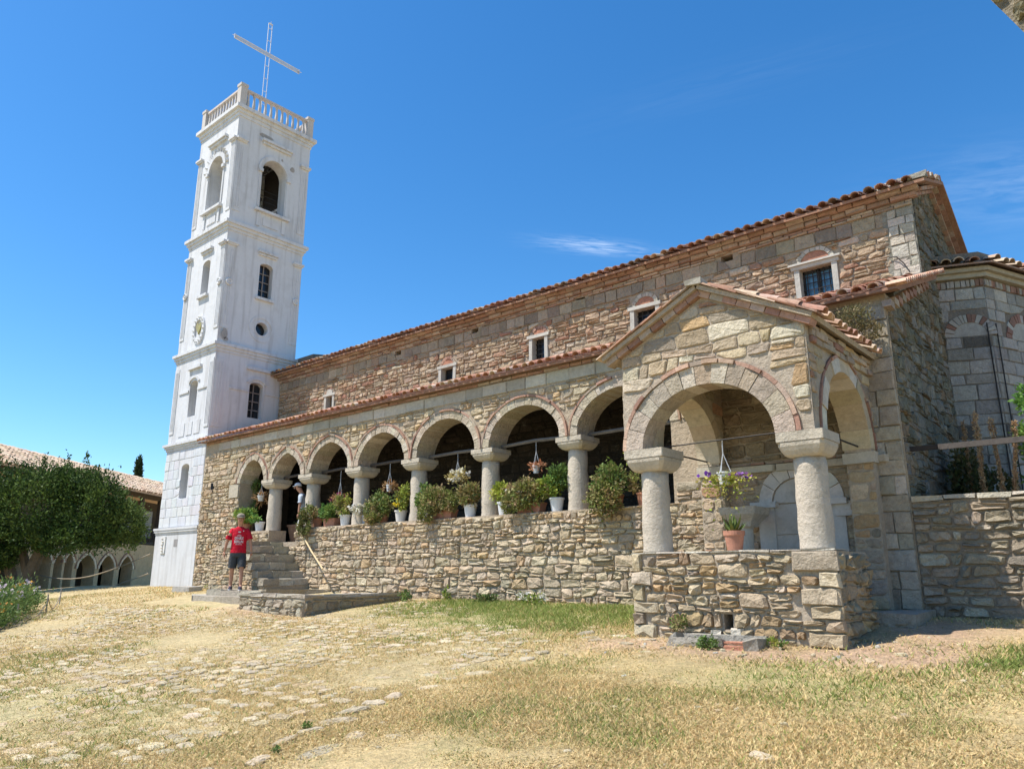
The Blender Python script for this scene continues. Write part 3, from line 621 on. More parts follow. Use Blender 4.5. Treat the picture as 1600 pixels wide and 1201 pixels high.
# ---- gallery columns: shaft, capital of two steps
def column(x, y, z0, z1, zc, r0, r1, hw, name='column'):
    m = MB((.52, .455, .365)); k = 9
    prof = [(r0 * 1.02, 0), (r0, .03)] + [(r0 + (r1 - r0) * i / k + .004 * math.sin(i * 2.1 + x), (z1 - z0) * i / k) for i in range(1, k)] + [(r1, z1 - z0)]
    m.lathe((x, y, z0), prof, 26); vv = m.V[0]; vv[:, :2] += (.006 * snoise(vv[:, 2] * 9 + vv[:, 0] * 14, vv[:, 1] * 14 + vv[:, 2] * 3, int(abs(x) * 9)))[:, None] * rng.choice([-1, 1], 1); c = m.build(name, 'column', church, smooth=True)
    q = MB((.50, .44, .345)); h = zc - z1
    def sq(w, z, d=None): d = d or w; e = .16 * w; return [(x + a, y + b, z) for a, b in ((-w, -d + e), (-w + e, -d), (w - e, -d), (w, -d + e), (w, d - e), (w - e, d), (-w + e, d), (-w, d - e))]
    def sq2(w, z): e = .03 * w; return [(x + a, y + b, z) for a, b in ((-w, -w + e), (-w + e, -w), (w - e, -w), (w, -w + e), (w, w - e), (w - e, w), (-w + e, w), (-w, w - e))]
    q.rings([sq(r1 * 1.03, z1), sq(r1 * 1.05 + (hw - r1) * .30, z1 + h * .08), sq(r1 + (hw - r1) * .68, z1 + h * .24), sq(r1 + (hw - r1) * .90, z1 + h * .42), sq(hw * .975, z1 + h * .55), sq2(hw * .985, z1 + h * .58)]); q.rings([sq2(hw, z1 + h * .60), sq2(hw, zc - .004)]); cp_ = q.build('capital', 'column', c)
    return c
for i, x in enumerate(CX_): column(x, GALY + .27, PAR - .05, 3.77, SPR, .195, .172, .29)
column(-5.97 + .12, GALY + .27, PAR - .05, 3.77, SPR, .195, .172, .29) if False else None
# wooden tie beams across the arches
for i, (a, b) in enumerate(edges):
    if i == 0: continue
    m = MB((.17, .15, .13) if i > 3 else (.09, .075, .065)); z = SPR + .06
    m.tube([(a - .02, GALY + .36, z - .01), ((a + b) / 2, GALY + .35, z + random.uniform(.0, .025)), (b + .02, GALY + .36, z)], .034, 5); m.build('tie_beam', 'wood', church)

# ---- nave
vents = [(-15.93, 7.66), (-12.92, 7.68), (-9.56, 7.69), (-5.96, 7.70)]
wins = [(-19.05, .17, 6.47, 6.88), (-13.88, .235, 6.38, 6.86), (-10.79, .20, 6.42, 7.05), (-7.87, .275, 6.52, 7.10), (-4.27, .30, 6.42, 7.05)]
nops = [(c - w, c + w, const(a), const(b), 1) for c, w, a, b in wins] + [(x - .125, x + .125, const(z - .065), const(z + .065), 1) for x, z in vents]
m = MB(MORTN); wall_with_openings(m, (0, NAVY, 0), (1, 0, 0), (0, -1, 0), -21.9, EX, const(1.5), const(7.98), .5, nops, MORTN); nave_wall = m.build('nave_wall', 'mortar', church)
def in_nave(x, z):
    for i, (c, w, a, b) in enumerate(wins):
        fr = .085
        if abs(x - c) < w + fr and a - .05 < z < b + fr: return True
        if z >= b and ((x - c) / (w + .10)) ** 2 + ((z - b - .05) / (w * .9 + .08)) ** 2 < 1: return True
    for vx, vz in vents:
        if abs(x - vx) < .15 and abs(z - vz) < .09: return True
    return False
rubble(nave_wall, (0, NAVY, 0), (1, 0, 0), (0, -1, 0), -21.88, -2.98, 6.38, 7.44, .26, .115, PAL_NAVE, inside=in_nave, depth=.035, rough=.45, wob=.3, seed=7)
rubble(nave_wall, (0, NAVY, 0), (1, 0, 0), (0, -1, 0), -20.9, -6.0, 2.31, 5.3, .34, .16, PAL_INNER_SHADE, depth=.03, rough=.4, wob=.3, seed=8)
courses(nave_wall, (0, NAVY, 0), (1, 0, 0), (0, -1, 0), -21.88, -2.98, [7.45, 7.71], .3, [((.30, .25, .185), 4), ((.36, .30, .22), 3), ((.24, .20, .155), 3), ((.34, .255, .18), 2)], inside=in_nave, depth=.03, mat='stone', jit=.014)
courses(nave_wall, (0, NAVY, 0), (1, 0, 0), (0, -1, 0), -21.88, EX, [7.72, 7.77, 7.82], .28, [((.33, .235, .17), 4), ((.38, .30, .22), 4), ((.30, .19, .14), 2)], inside=in_nave, depth=.05, name='cornice_brick', mat='brick')
courses(nave_wall, (0, NAVY, 0), (1, 0, 0), (0, -1, 0), -2.98, EX - .01, [6.45, 6.62, 6.8, 7.05, 7.22, 7.4, 7.55, 7.71], .30, PAL_LIGHT, depth=.045, jit=.012, mat='stone')
courses(nave_wall, (0, NAVY - .06, 0), (1, 0, 0), (0, -1, 0), -21.95, EX + .1, [7.825, 7.91], .30, [((.33, .235, .17), 4), ((.37, .28, .21), 3), ((.29, .195, .145), 3)], depth=.07, name='cornice_brick', mat='brick', back=.08)
courses(nave_wall, (0, NAVY - .15, 0), (1, 0, 0), (0, -1, 0), -22.0, EX + .15, [7.915, 7.985], .30, [((.31, .215, .16), 4), ((.36, .29, .22), 3)], depth=.07, name='cornice_brick', mat='brick', back=.12)
m = MB((.045, .038, .03)); m.box((-21.0, NAVY - .012, 2.28), (-5.9, NAVY - .002, 5.6)); m.build('gallery_back_face', 'dark_mortar', church)  # added dark sheet between the stones, painting shade behind the arcade
# windows of the nave: pale stone frame, brick lunette, glazing
for i, (c, w, a, b) in enumerate(wins):
    f = MB((.43, .41, .36)); y0, y1 = NAVY - .045, NAVY + .12
    f.box((c - w - .085, y0, a - .02), (c - w + .012, y1, b), jit=.003); f.box((c + w - .012, y0, a - .02), (c + w + .085, y1, b), jit=.003)
    f.box((c - w - .13, y0 - .02, b), (c + w + .13, y1, b + .075), jit=.003)
    if i == 4: f.box((c - w - .17, y0 - .06, b + .077), (c + w + .17, y1, b + .115), jit=.002)
    if i == 0: f.prism([(c - w * .9, y0, b + .078)] + [(c - w * .9 * math.cos(t), y0, b + .078 + w * .8 * math.sin(t)) for t in np.linspace(0, math.pi, 8)], (0, .08, 0))
    fr = f.build('window_frame', 'marble', church)
    g = MB(); g.box((c - w - .01, NAVY + .16, a - .02), (c + w + .01, NAVY + .19, b + .02)); g.build('pane', 'blueglass' if i == 4 else 'glass', fr)
    bar = MB()
    if i >= 2:
        for k in range(1, 4 if i < 4 else 6): bar.box((c - w + 2 * w * k / (4 if i < 4 else 6) - .008, NAVY + .10, a), (c - w + 2 * w * k / (4 if i < 4 else 6) + .008, NAVY + .115, b))
        for k in range(1, 5): bar.box((c - w, NAVY + .097, a + (b - a) * k / 5 - .008), (c + w, NAVY + .112, a + (b - a) * k / 5 + .008))
        if i == 4:
            bar.box((c - .035, NAVY + .12, a), (c + .035, NAVY + .15, b)); bar.box((c - w, NAVY + .12, a), (c - w + .05, NAVY + .15, b)); bar.box((c + w - .05, NAVY + .12, a), (c + w, NAVY + .15, b)); bar.box((c - w, NAVY + .12, b - .05), (c + w, NAVY + .152, b))
        bar.build('window_grille', 'iron', fr)
    if i > 0:
        l = MB((.36, .17, .11)); aa = w * .85; zz = b + (.077 if i < 4 else .117)
        l.prism([(c - aa * math.cos(t), NAVY - .012, zz + aa * .75 * math.sin(t)) for t in np.linspace(0, math.pi, 12)], (0, .02, 0)); l.build('lunette', 'brick', fr)
        voussoirs(nave_wall, (0, NAVY, 0), (1, 0, 0), (0, -1, 0), c, aa + .005, zz, aa * .75 + .005, .075, .02, 9, PAL_BRICK if i < 3 else PAL_LIGHT, proud=.03, name='window_voussoir')
    else: voussoirs(nave_wall, (0, NAVY, 0), (1, 0, 0), (0, -1, 0), c, w * .95, b + .08, w * .85, .06, .02, 9, PAL_BRICK, proud=.03, name='window_voussoir', mat='brick')
# east end: gable wall of the nave and end wall of the gallery, rough and mossy
RY, RZ, NY2 = 14.75, 8.62, 16.2
def east_top(t):  # t measured from GALY along +y
    y = GALY + t
    if y < NAVY - .02: return 5.3 + (y - GALY) * .42
    if y < RY: return 7.98 + (y - NAVY) / (RY - NAVY) * (RZ - 7.98)
    return RZ - (y - RY) * .55
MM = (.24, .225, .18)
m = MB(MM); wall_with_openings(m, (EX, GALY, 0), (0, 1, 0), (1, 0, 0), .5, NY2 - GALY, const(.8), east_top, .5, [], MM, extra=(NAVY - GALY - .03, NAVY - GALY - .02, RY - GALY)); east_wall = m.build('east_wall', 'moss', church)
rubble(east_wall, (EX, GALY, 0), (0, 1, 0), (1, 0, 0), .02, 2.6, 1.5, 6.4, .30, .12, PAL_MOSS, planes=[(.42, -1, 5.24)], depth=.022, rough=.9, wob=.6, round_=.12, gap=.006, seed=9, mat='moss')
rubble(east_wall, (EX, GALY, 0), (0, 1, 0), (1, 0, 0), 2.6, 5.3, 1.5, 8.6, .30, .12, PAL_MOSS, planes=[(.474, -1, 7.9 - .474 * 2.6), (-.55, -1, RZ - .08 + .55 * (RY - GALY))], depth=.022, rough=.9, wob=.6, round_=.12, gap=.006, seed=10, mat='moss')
for k in range(12):     # raking brick cornice of the gable
    for (ya, yb, za, zb_) in ((NAVY - .1, RY, 7.93, RZ - .05), (RY, NY2, RZ - .05, RZ - .05 - (NY2 - RY) * .55)):
        p = np.array((0, ya, za)) + (np.array((0, yb, zb_)) - np.array((0, ya, za))) * (k / 12); q = np.array((0, ya, za)) + (np.array((0, yb, zb_)) - np.array((0, ya, za))) * ((k + .93) / 12)
        for (dx, dz, th) in ((.10, -.11, .06), (.18, -.04, .07)):
            v = [(EX - .02, *p[1:]), (EX + dx, *p[1:]), (EX + dx, *q[1:]), (EX - .02, *q[1:])]; v = [(a, b, c + dz) for a, b, c in v] + [(a, b, c + dz + th) for a, b, c in v]
            piece(v, [(0, 1, 2, 3), (7, 6, 5, 4), (0, 4, 5, 1), (1, 5, 6, 2), (2, 6, 7, 3), (3, 7, 4, 0)], pick(PAL_BRICK), east_wall, 'cornice_brick', 'brick')
m = MB(MORT); m.box((-21.9, NAVY + .5, 1.0), (-21.4, NY2, 7.9)); m.box((-21.9, NY2 - .3, 1.0), (EX, NY2 + .01, 7.8)); m.build('rear_wall', 'mortar', church)

# ---- roofs
m = MB((.30, .17, .11)); e0 = NAVY - .33
m.prism([(-22.05, e0, 7.99), (-22.05, RY, RZ), (-22.05, NY2 + .3, RZ - (NY2 + .3 - RY) * .55), (-22.05, NY2 + .3, RZ - .07 - (NY2 + .3 - RY) * .55), (-22.05, RY, RZ - .07), (-22.05, e0, 7.94)], (EX + .28 + 22.05, 0, 0)); nave_roof = m.build('nave_roof', 'tile', church)
sv = np.array((0, RY - e0, RZ - 7.99)); Ls = float(np.linalg.norm(sv)); sv = sv / Ls
barrel_tiles(nave_roof, (-22.05, e0, 8.0), (1, 0, 0), sv, EX + .28 + 22.05, Ls)
sv2 = np.array((0, -1, .55)); sv2 = sv2 / np.linalg.norm(sv2); barrel_tiles(nave_roof, (-6.0, NY2 + .3, RZ - (NY2 + .3 - RY) * .55), (1, 0, 0), sv2, 6 + EX + .28, (NY2 + .3 - RY) / .876)
for k in range(64):      # ridge tiles
    p0 = np.array((-22.0 + k * .3, RY, RZ + .03)); v = []
    for t, r in ((0, .11), (.36, .095)):
        for q in range(7): an = math.pi * q / 6; v.append(p0 + np.array((t, r * math.cos(an), r * math.sin(an) * .9 + .01)))
    piece(v, [(q, q + 1, q + 8, q + 7) for q in range(6)] , pick(PAL_TILE + PAL_GREY), nave_roof, 'ridge_tile', 'tile')
# verge stones heaped on the east corner of the nave roof
for k in range(16):
    t = k / 15; y = e0 + .05 + t * 1.3; z = 8.03 + (y - e0) * (RZ - 7.99) / (RY - e0)
    vm = MB(pick(PAL_LIGHT + PAL_TILE)); vm.box((EX + .02, y, z), (EX + .30 + random.uniform(-.04, .03), y + .11, z + random.uniform(.05, .10)), jit=.012); piece(vm.V[0], vm.F, vm.C[0][0], nave_roof, 'verge_stone', 'stone')
for k in range(9):
    vm = MB(pick(PAL_LIGHT)); x0 = -3.1 + k * .085; vm.box((x0, e0 + .25, 8.12), (x0 + random.uniform(.1, .2), e0 + .5, 8.17 + random.uniform(.02, .09)), jit=.014); piece(vm.V[0], vm.F, vm.C[0][0], nave_roof, 'verge_stone', 'stone')
# aisle roof over the gallery
A0, A1, AZ0, AZ1 = GALY - .2, NAVY - .01, 5.36, 6.39
m = MB((.28, .16, .11)); m.prism([(-21.55, A0, AZ0), (-21.55, A1, AZ1), (-21.55, A1, AZ1 - .08), (-21.55, GALY + .02, AZ0 + .0), (-21.55, A0, AZ0 - .035)], (EX + .2 + 21.55, 0, 0)); aisle_roof = m.build('gallery_roof', 'tile', church)
sv = np.array((0, A1 - A0, AZ1 - AZ0)); Ls = float(np.linalg.norm(sv)); sv = sv / Ls
barrel_tiles(aisle_roof, (-21.55, A0, AZ0 + .01), (1, 0, 0), sv, EX + .2 + 21.55, Ls - .02, pal=[((.50, .26, .17), 4), ((.56, .34, .23), 3), ((.42, .2, .13), 2), ((.55, .42, .31), 2)])
m = MB((.50, .46, .38))                                     # mortar fillet where roof meets nave wall
m.rings([[(x, NAVY - .06 - .02 * math.sin(x * 7), AZ1 + .03), (x, NAVY + .0, AZ1 + .10), (x, NAVY, AZ1 - .06)] for x in np.linspace(-21.8, EX, 90)], cap=True); m.build('roof_flashing', 'mortar', church)
m = MB((.30, .17, .12))                                     # east verge of the gallery roof, tile edges seen end-on
for k in range(22):
    t = k / 22; p = np.array((EX + .08, A0 + t * (A1 - A0), AZ0 + t * (AZ1 - AZ0) + .02)); v = []
    for xx in (0, .26):
        for q in range(6): an = math.pi * q / 5; v.append(p + np.array((xx, .06 * math.cos(an), .055 * math.sin(an))))
    piece(v, [(q, q + 1, q + 7, q + 6) for q in range(5)] + [tuple(range(6)), tuple(range(11, 5, -1))], pick([((.56, .31, .2), 3), ((.6, .4, .28), 2)]), aisle_roof, 'verge_tile', 'tile')
for k in range(11):
    vm = MB(pick(PAL_BRICK)); t = k / 11; y = GALY - .12 + t * (NAVY - GALY); z = 5.27 + (y - GALY) * .42; vm.box((EX - .02, y, z - .1), (EX + .09, y + .22, z + .0), jit=.006); piece(vm.V[0], vm.F, vm.C[0][0], east_wall, 'cornice_brick', 'brick')

# ---- apse: half octagon of squared pale blocks
ap0 = np.array((EX, 14.35, 0)); 
d1 = np.array((math.cos(R(22.5)), math.sin(R(22.5)), 0)); d2 = np.array((math.cos(R(67.5)), math.sin(R(67.5)), 0)); d3 = np.array((math.cos(R(112.5)), math.sin(R(112.5)), 0))
L1, L2 = .72, 1.9
P1 = ap0 + d1 * L1; P2 = P1 + d2 * L2; P3 = P2 + d3 * L2
AT = 6.72
m = MB((.20, .17, .135)); base = [ap0 - d1 * .5, P1, P2, P3, np.array((EX - .5, P3[1] + .6, 0))]
m.prism([(p[0], p[1], .8) for p in base], (0, 0, AT + .35 - .8)); apse = m.build('apse', 'mortar', church)
for q, (a, d, L) in enumerate(((ap0, d1, L1), (P1, d2, L2), (P2, d3, L2))):
    n_ = np.array((d[1], -d[0], 0)); cz_ = 5.55; cc = L / 2 if q else .42; aw = .26 if q == 0 else .36
    ina = lambda x, z, cc=cc, aw=aw: (z > cz_ - .02 and ((x - cc) / (aw + .17)) ** 2 + ((z - cz_) / (aw + .17)) ** 2 < 1)
    courses(apse, a, d, n_, .0, L, [1.5, 1.72, 1.98, 2.18, 2.44, 2.66, 2.84, 3.12, 3.34, 3.5, 3.78, 4.0, 4.18, 4.42, 4.7, 4.88, 5.12, 5.34, 5.55, 5.8], .42, [((.33, .305, .265), 5), ((.28, .255, .22), 4), ((.13, .118, .10), 3), ((.37, .34, .295), 3)], depth=.022, inside=ina, jit=.010, gap=.014, mat='stone')
    courses(apse, a, d, n_, .0, L, [5.82, 6.02, 6.2, 6.42], .33, [((.33, .31, .27), 5), ((.38, .35, .30), 3)], depth=.02, inside=ina, jit=.01, gap=.013, mat='stone')
    voussoirs(apse, a, d, n_, cc, aw, cz_, aw * .95, .15, .02, 15, [((.36, .33, .285), 1), ((.24, .135, .10), 1)], proud=.02, name='apse_voussoir')
    lm = MB((.36, .335, .29)); u_ = d; lm.prism([a + u_ * (cc - aw * math.cos(t)) + n_ * .004 + np.array((0, 0, cz_ + aw * .95 * math.sin(t))) for t in np.linspace(0, math.pi, 12)], -n_ * .02); lm.build('blind_arch', 'ashlar', apse)
    courses(apse, a, d, n_, .0, L, [6.43, 6.56], .07, [((.25, .145, .105), 3), ((.33, .30, .25), 4)], depth=.035, name='dentil_brick', mat='brick')
    cm = MB((.36, .315, .23)); hw_ = .16
    for (o1, o2, za, zb_) in ((.0, .10, 6.58, 6.66), (.0, .17, 6.665, 6.74)):
        s_ = -.06 if q == 0 else 0
        A_ = a + d * s_; B_ = a + d * L
        ea = .4142 * o2 if q else 0; eb = .4142 * o2
        cm.prism([A_ - n_ * .1 + np.array((0, 0, za)), B_ - n_ * .1 + np.array((0, 0, za)), B_ + n_ * o2 + d * eb + np.array((0, 0, za)), A_ + n_ * o2 - d * ea + np.array((0, 0, za))], (0, 0, zb_ - za))
    cm.build('apse_cornice', 'ashlar', apse)
apx = np.array((EX - .2, P2[1] - .2, 7.55)); m = MB((.3, .2, .15)); oo = .28
ring = [ap0 - d1 * .1 + np.array((.05, -oo, 0)), P1 + (d1 * .4142 + np.array((d1[1], -d1[0], 0))) * oo * 1, P2 + (d2 * .4142 + np.array((d2[1], -d2[0], 0))) * oo, P3 + (d3 * .4142 + np.array((d3[1], -d3[0], 0))) * oo]
ring = [np.array((p[0], p[1], 6.78)) for p in ring]
for a, b in zip(ring, ring[1:]): m.add([a, b, apx, a - (0, 0, .03), b - (0, 0, .03), apx - (0, 0, .03)], [(0, 1, 2), (3, 5, 4), (0, 3, 4, 1)])
apse_roof = m.build('apse_roof', 'tile', church)
for a, b in zip(ring, ring[1:]):
    L = float(np.linalg.norm(b - a)); d = (b - a) / L
    for k in range(max(1, int(L / .2))):
        p = a + d * (.2 * (k + .5)); s_ = apx - p; s_ /= np.linalg.norm(s_)
        barrel_tiles(apse_roof, p - d * .1, d, s_, .2, .95, pal=PAL_TILE + [((.55, .45, .34), 5)])
# two thin dark lightning cables down the apse
for (pp, dd, off) in ((P1, -1, .05), (P1, 1, .10), (P1, 1, 1.0), (P1, 1, 1.08)):
    base_ = P1 + (d2 if dd > 0 else d1) * (off if dd > 0 else -off); nn_ = np.array(((d2 if dd > 0 else d1)[1], -(d2 if dd > 0 else d1)[0], 0)) * .05
    m = MB(); m.tube([base_ + nn_ + np.array((0, 0, z)) for z in (5.75, 4.5, 3.0, 1.8)], .012, 6); m.build('cable', 'iron', church)
m = MB(); m.tube([(-3.02, NAVY - .06, 6.86), (-2.9, NAVY - .08, 6.83), (-2.8, NAVY - .08, 6.68), (-2.72, NAVY - .10, 6.5)], .010, 6); m.build('cable', 'iron', church)

# ---- gabled porch of the church
PX0, PX1, PY = -5.40, -2.90, 8.50
PB = 1.85; PC = -4.23
porch_a, porch_b = .885, .735
gab = lambda x: 5.06 - abs(x + 4.17) * (.60 / 1.25)
f_ = arch_fn(PC, porch_a, 3.17, porch_b)
m = MB(MORTP); wall_with_openings(m, (0, PY, 0), (1, 0, 0), (0, -1, 0), PX0, PX1, const(3.165), gab, .36, [(PC - porch_a, PC + porch_a, const(3.1651), f_, 24)], MORTP, extra=(-4.17,)); porch_front = m.build('porch_front_wall', 'mortar', church)
inp = lambda x, z: ((x - PC) / (porch_a + .315)) ** 2 + ((z - 3.17) / (porch_b + .315)) ** 2 < 1
slope = .60 / 1.25
rubble(porch_front, (0, PY, 0), (1, 0, 0), (0, -1, 0), PX0 + .005, PX1 - .005, 3.18, 5.0, .30, .165, PAL_TAN + [((.50, .44, .33), 6)], inside=inp, planes=[(slope, -1, 5.0 + slope * 4.17), (-slope, -1, 5.0 - slope * 4.17)], depth=.02, rough=.35, gap=.009, round_=.13, wob=.2, seed=11, split=.14)
voussoirs(porch_front, (0, PY, 0), (1, 0, 0), (0, -1, 0), PC, porch_a - .005, 3.17, porch_b - .005, .245, .37, 13, [((.41, .345, .265), 4), ((.37, .30, .225), 3), ((.40, .295, .215), 3), ((.45, .39, .31), 2)], proud=.022, mat='stone')
voussoirs(porch_front, (0, PY, 0), (1, 0, 0), (0, -1, 0), PC, porch_a + .248, 3.17, porch_b + .248, .05, .03, 17, PAL_BRICK + [((.48, .33, .24), 4)], proud=.045, name='arch_brick', mat='brick', jr=.004)
# side walls with their own arches
for X, s, nm_ in ((PX1, 1, 'porch_side_wall'), (PX0, -1, 'porch_side_wall')):
    c, a, b = 9.72, .83, .86; fs = arch_fn(c, a, 3.2, b)
    m = MB(MORTP); wall_with_openings(m, (X, 0, 0), (0, 1, 0), (s, 0, 0), PY + .362, GALY, const(3.165), const(4.45), .34, [(c - a, c + a, const(3.1652), fs, 20)], MORTP); sw = m.build(nm_, 'mortar', church)
    ins = lambda y, z: ((y - c) / (a + .23)) ** 2 + ((z - 3.2) / (b + .23)) ** 2 < 1
    rubble(sw, (X, 0, 0), (0, 1, 0), (s, 0, 0), PY + .01, GALY - .02, 3.18, 4.2, .28, .16, PAL_TAN, inside=ins, depth=.02, gap=.011, round_=.16, wob=.15, seed=12)
    voussoirs(sw, (X, 0, 0), (0, 1, 0), (s, 0, 0), c, a - .004, 3.2, b - .004, .17, .35, 9, [((.50, .43, .31), 3), ((.44, .36, .25), 3), ((.52, .48, .40), 2)], proud=.02)
    voussoirs(sw, (X, 0, 0), (0, 1, 0), (s, 0, 0), c, a + .172, 3.2, b + .172, .04, .02, 13, PAL_BRICK, proud=.035, name='arch_brick', mat='brick', jr=.003)
    rubble(sw, (X - .34 * s, 0, 0), (0, 1, 0), (-s, 0, 0), PY + .38, GALY - .02, 3.18, 4.4, .30, .17, PAL_TAN, inside=ins, depth=.018, gap=.01, round_=.15, wob=.2, seed=62)
    rubble(sw, (X - .34 * s, 0, 0), (0, 1, 0), (-s, 0, 0), GALY - .2, GALY - .01, .9, 3.0, .2, .17, PAL_TAN, depth=.018, gap=.01, seed=63)
    courses(sw, (X, 0, 0), (0, 1, 0), (s, 0, 0), PY + .1, GALY, [4.21, 4.29, 4.37, 4.44], .28, PAL_BRICK + PAL_TAN, depth=.05, name='cornice_brick', mat='brick')
    m = MB((.46, .42, .34)); m.box((min(X - .37 * s, X + .03 * s), GALY - .26, 3.02), (max(X - .37 * s, X + .03 * s), GALY + .01, 3.16), jit=.004); m.build('impost_block', 'ashlar', church)
    m = MB(MORTP); m.box((min(X - .34 * s, X), GALY - .2, .8), (max(X - .34 * s, X), GALY + .01, 3.02)); rs = m.build('porch_respond', 'mortar', church)
    rubble(rs, (0, GALY - .2, 0), (1, 0, 0), (0, -1, 0), min(X - .34 * s, X), max(X - .34 * s, X), 1.0, 3.02, .3, .16, PAL_TAN, depth=.02, seed=13)
# raking cornice: bricks, mortar strip, thin tiles
for sgn, xe, ze in ((-1, -5.62, 4.42), (1, -2.78, 4.43)):
    a = np.array((-4.17, 0, 5.12)); b = np.array((xe, 0, ze)); d = b - a; L = np.linalg.norm(d); d = d / L; nn = np.array((-d[2] * sgn, 0, d[0] * sgn)); nn = nn if nn[2] > 0 else -nn
    k = 8
    for i in range(k):
        p = a + d * (L * i / k + .004); q = a + d * (L * (i + 1) / k - .006); j = random.uniform(-.008, .008)
        for (y0, o0, o1, pal) in ((PY - .085 + j, -.075, .0, PAL_BRICK),):
            v = [p + nn * o0, q + nn * o0, q + nn * o1, p + nn * o1]; v = [w + np.array((0, y0, 0)) for w in v] + [w + np.array((0, PY + .1, 0)) for w in v]
            piece(v, [(0, 1, 2, 3), (7, 6, 5, 4), (0, 4, 5, 1), (1, 5, 6, 2), (2, 6, 7, 3), (3, 7, 4, 0)], pick(pal), porch_front, 'cornice_brick', 'brick')
    m = MB((.39, .32, .235)); v = [a + nn * .003, b + nn * .003, b + nn * .06, a + nn * .06]; m.prism([w + np.array((0, PY - .135, 0)) for w in v], (0, GALY - PY + .12, 0)); ps = m.build('porch_roof', 'mortar', church)
    for i in range(6):   # overlapping thin tiles along the verge
        p = a + d * (L * i / 6 - .05) + nn * (.064 + .014); q = a + d * (L * (i + 1) / 6 + .06) + nn * .062
        v = [p, q, q + nn * .022, p + nn * .022]; v = [w + np.array((0, PY - .17 + random.uniform(-.01, .01), 0)) for w in v] + [w + np.array((0, PY + .05, 0)) for w in v]
        piece(v, [(0, 1, 2, 3), (7, 6, 5, 4), (0, 4, 5, 1), (1, 5, 6, 2), (2, 6, 7, 3), (3, 7, 4, 0)], pick(PAL_TILE), ps, 'verge_tile', 'tile')
    O = np.array((xe, PY - .1, ze)) + nn * .062
    if sgn > 0: barrel_tiles(ps, O, (0, 1, 0), -d, 2.35, L - .1, pitch=.195, step=.28, r=.082, pal=PAL_TILE + [((.58, .40, .30), 3)])
    else: barrel_tiles(ps, O, (0, 1, 0), -d, 2.35, L - .1, pitch=.195, step=.28, r=.082)
m = MB((.40, .37, .31)); m.box((-4.27, PY - .2, 5.18), (-4.08, PY + .1, 5.24), jit=.012); m.build('ridge_cap', 'tile', church)
for k in range(7):
    m = MB(); p0 = np.array((-4.17, PY + .1 + k * .32, 5.20)); v = []
    for t, r in ((0, .10), (.36, .085)):
        for q in range(7): an = math.pi * q / 6; v.append(p0 + np.array((r * math.cos(an), t, r * math.sin(an) * .9)))
    piece(v, [(q, q + 1, q + 8, q + 7) for q in range(6)], pick(PAL_TILE), ps, 'ridge_tile', 'tile')
# porch columns and their base wall
column(-5.08, 8.70, PB, 2.88, 3.165, .190, .178, .285); column(-3.06, 8.70, PB, 2.88, 3.165, .190, .176, .27)
BX0, BX1, BY = -5.27, -2.79, 8.42
m = MB(MORTP); wall_with_openings(m, (0, BY, 0), (1, 0, 0), (0, -1, 0), BX0, BX1, const(.4), const(PB - .012), .5, [(-4.10, -3.99, const(.98), const(1.15), 1)], MORTP)
m.box((BX1 - .45, BY + .5, .4), (BX1, 9.45, PB - .014)); m.box((BX0, BY + .5, .4), (BX0 + .45, GALY, PB - .014)); m.box((BX0 + .45, BY + .5, .4), (BX1 - .45, GALY, 1.35)); base_wall = m.build('porch_base_wall', 'mortar', church)
hole = lambda x, z: -4.125 < x < -3.965 and .96 < z < 1.17
QZ = [.70, .84, 1.0, 1.13, 1.27, 1.45, 1.62, PB - .01]; QW = [.20, .36, .17, .30, .40, .19, .46]
qz_in = lambda x, z: any(za - .004 < z < zb_ + .004 and (x > BX1 - QW[k] - .004 or x < BX0 + QW[(k + 3) % 7] * .75 + .004) for k, (za, zb_) in enumerate(zip(QZ, QZ[1:])))
PAL_BASE = [((0.435, 0.346, 0.231), 5), ((0.397, 0.316, 0.210), 4), ((0.492, 0.409, 0.294), 3), ((0.416, 0.294, 0.159), 3), ((0.350, 0.284, 0.210), 2), ((0.341, 0.239, 0.143), 2), ((0.321, 0.178, 0.126), .6)]
rubble(base_wall, (0, BY, 0), (1, 0, 0), (0, -1, 0), BX0, BX1, .80, PB - .01, .21, .115, PAL_BASE, inside=lambda x, z: hole(x, z) or qz_in(x, z), depth=.045, rough=.5, gap=.011, round_=.22, wob=.32, seed=14, split=.14)
for k, (za, zb_) in enumerate(zip(QZ, QZ[1:])):
    for a, b in ((BX1 - QW[k], BX1 + .035), (BX0 - .03, BX0 + QW[(k + 3) % 7] * .75)):
        q = [(a + .008, za + .009), (b, za + .006), (b - .004, zb_ - .009), (a + .012, zb_ - .008)]; q = [(x + random.uniform(-.012, .012), z + random.uniform(-.010, .010)) for x, z in q]
        m_ = [(q[0][0] * .5 + q[1][0] * .5, q[0][1] + random.uniform(-.012, .006)), (q[2][0] * .5 + q[3][0] * .5, q[2][1] + random.uniform(-.006, .012))]
        stone_piece([q[0], m_[0], q[1], q[2], m_[1], q[3]], lambda u_, z_, d_: np.array((u_, BY - d_, z_)), random.uniform(.045, .065), .4, pick([PAL_BASE[0], PAL_BASE[2], PAL_BASE[4], ((.42, .35, .25), 3)]), base_wall, 'quoin_stone', 'stone', inset=.86)
rubble(base_wall, (BX1, BY, 0), (0, 1, 0), (1, 0, 0), 0, 1.03, .8, PB - .01, .2, .13, [((.42, .32, .19), 3), ((.36, .29, .19), 3), ((.30, .25, .17), 2)], depth=.05, rough=.6, gap=.014, round_=.24, wob=.3, seed=15)
rubble(base_wall, (BX0, BY, 0), (0, 1, 0), (-1, 0, 0), 0, 2.3, .8, PB - .01, .22, .13, PAL_BASE, depth=.04, seed=16)
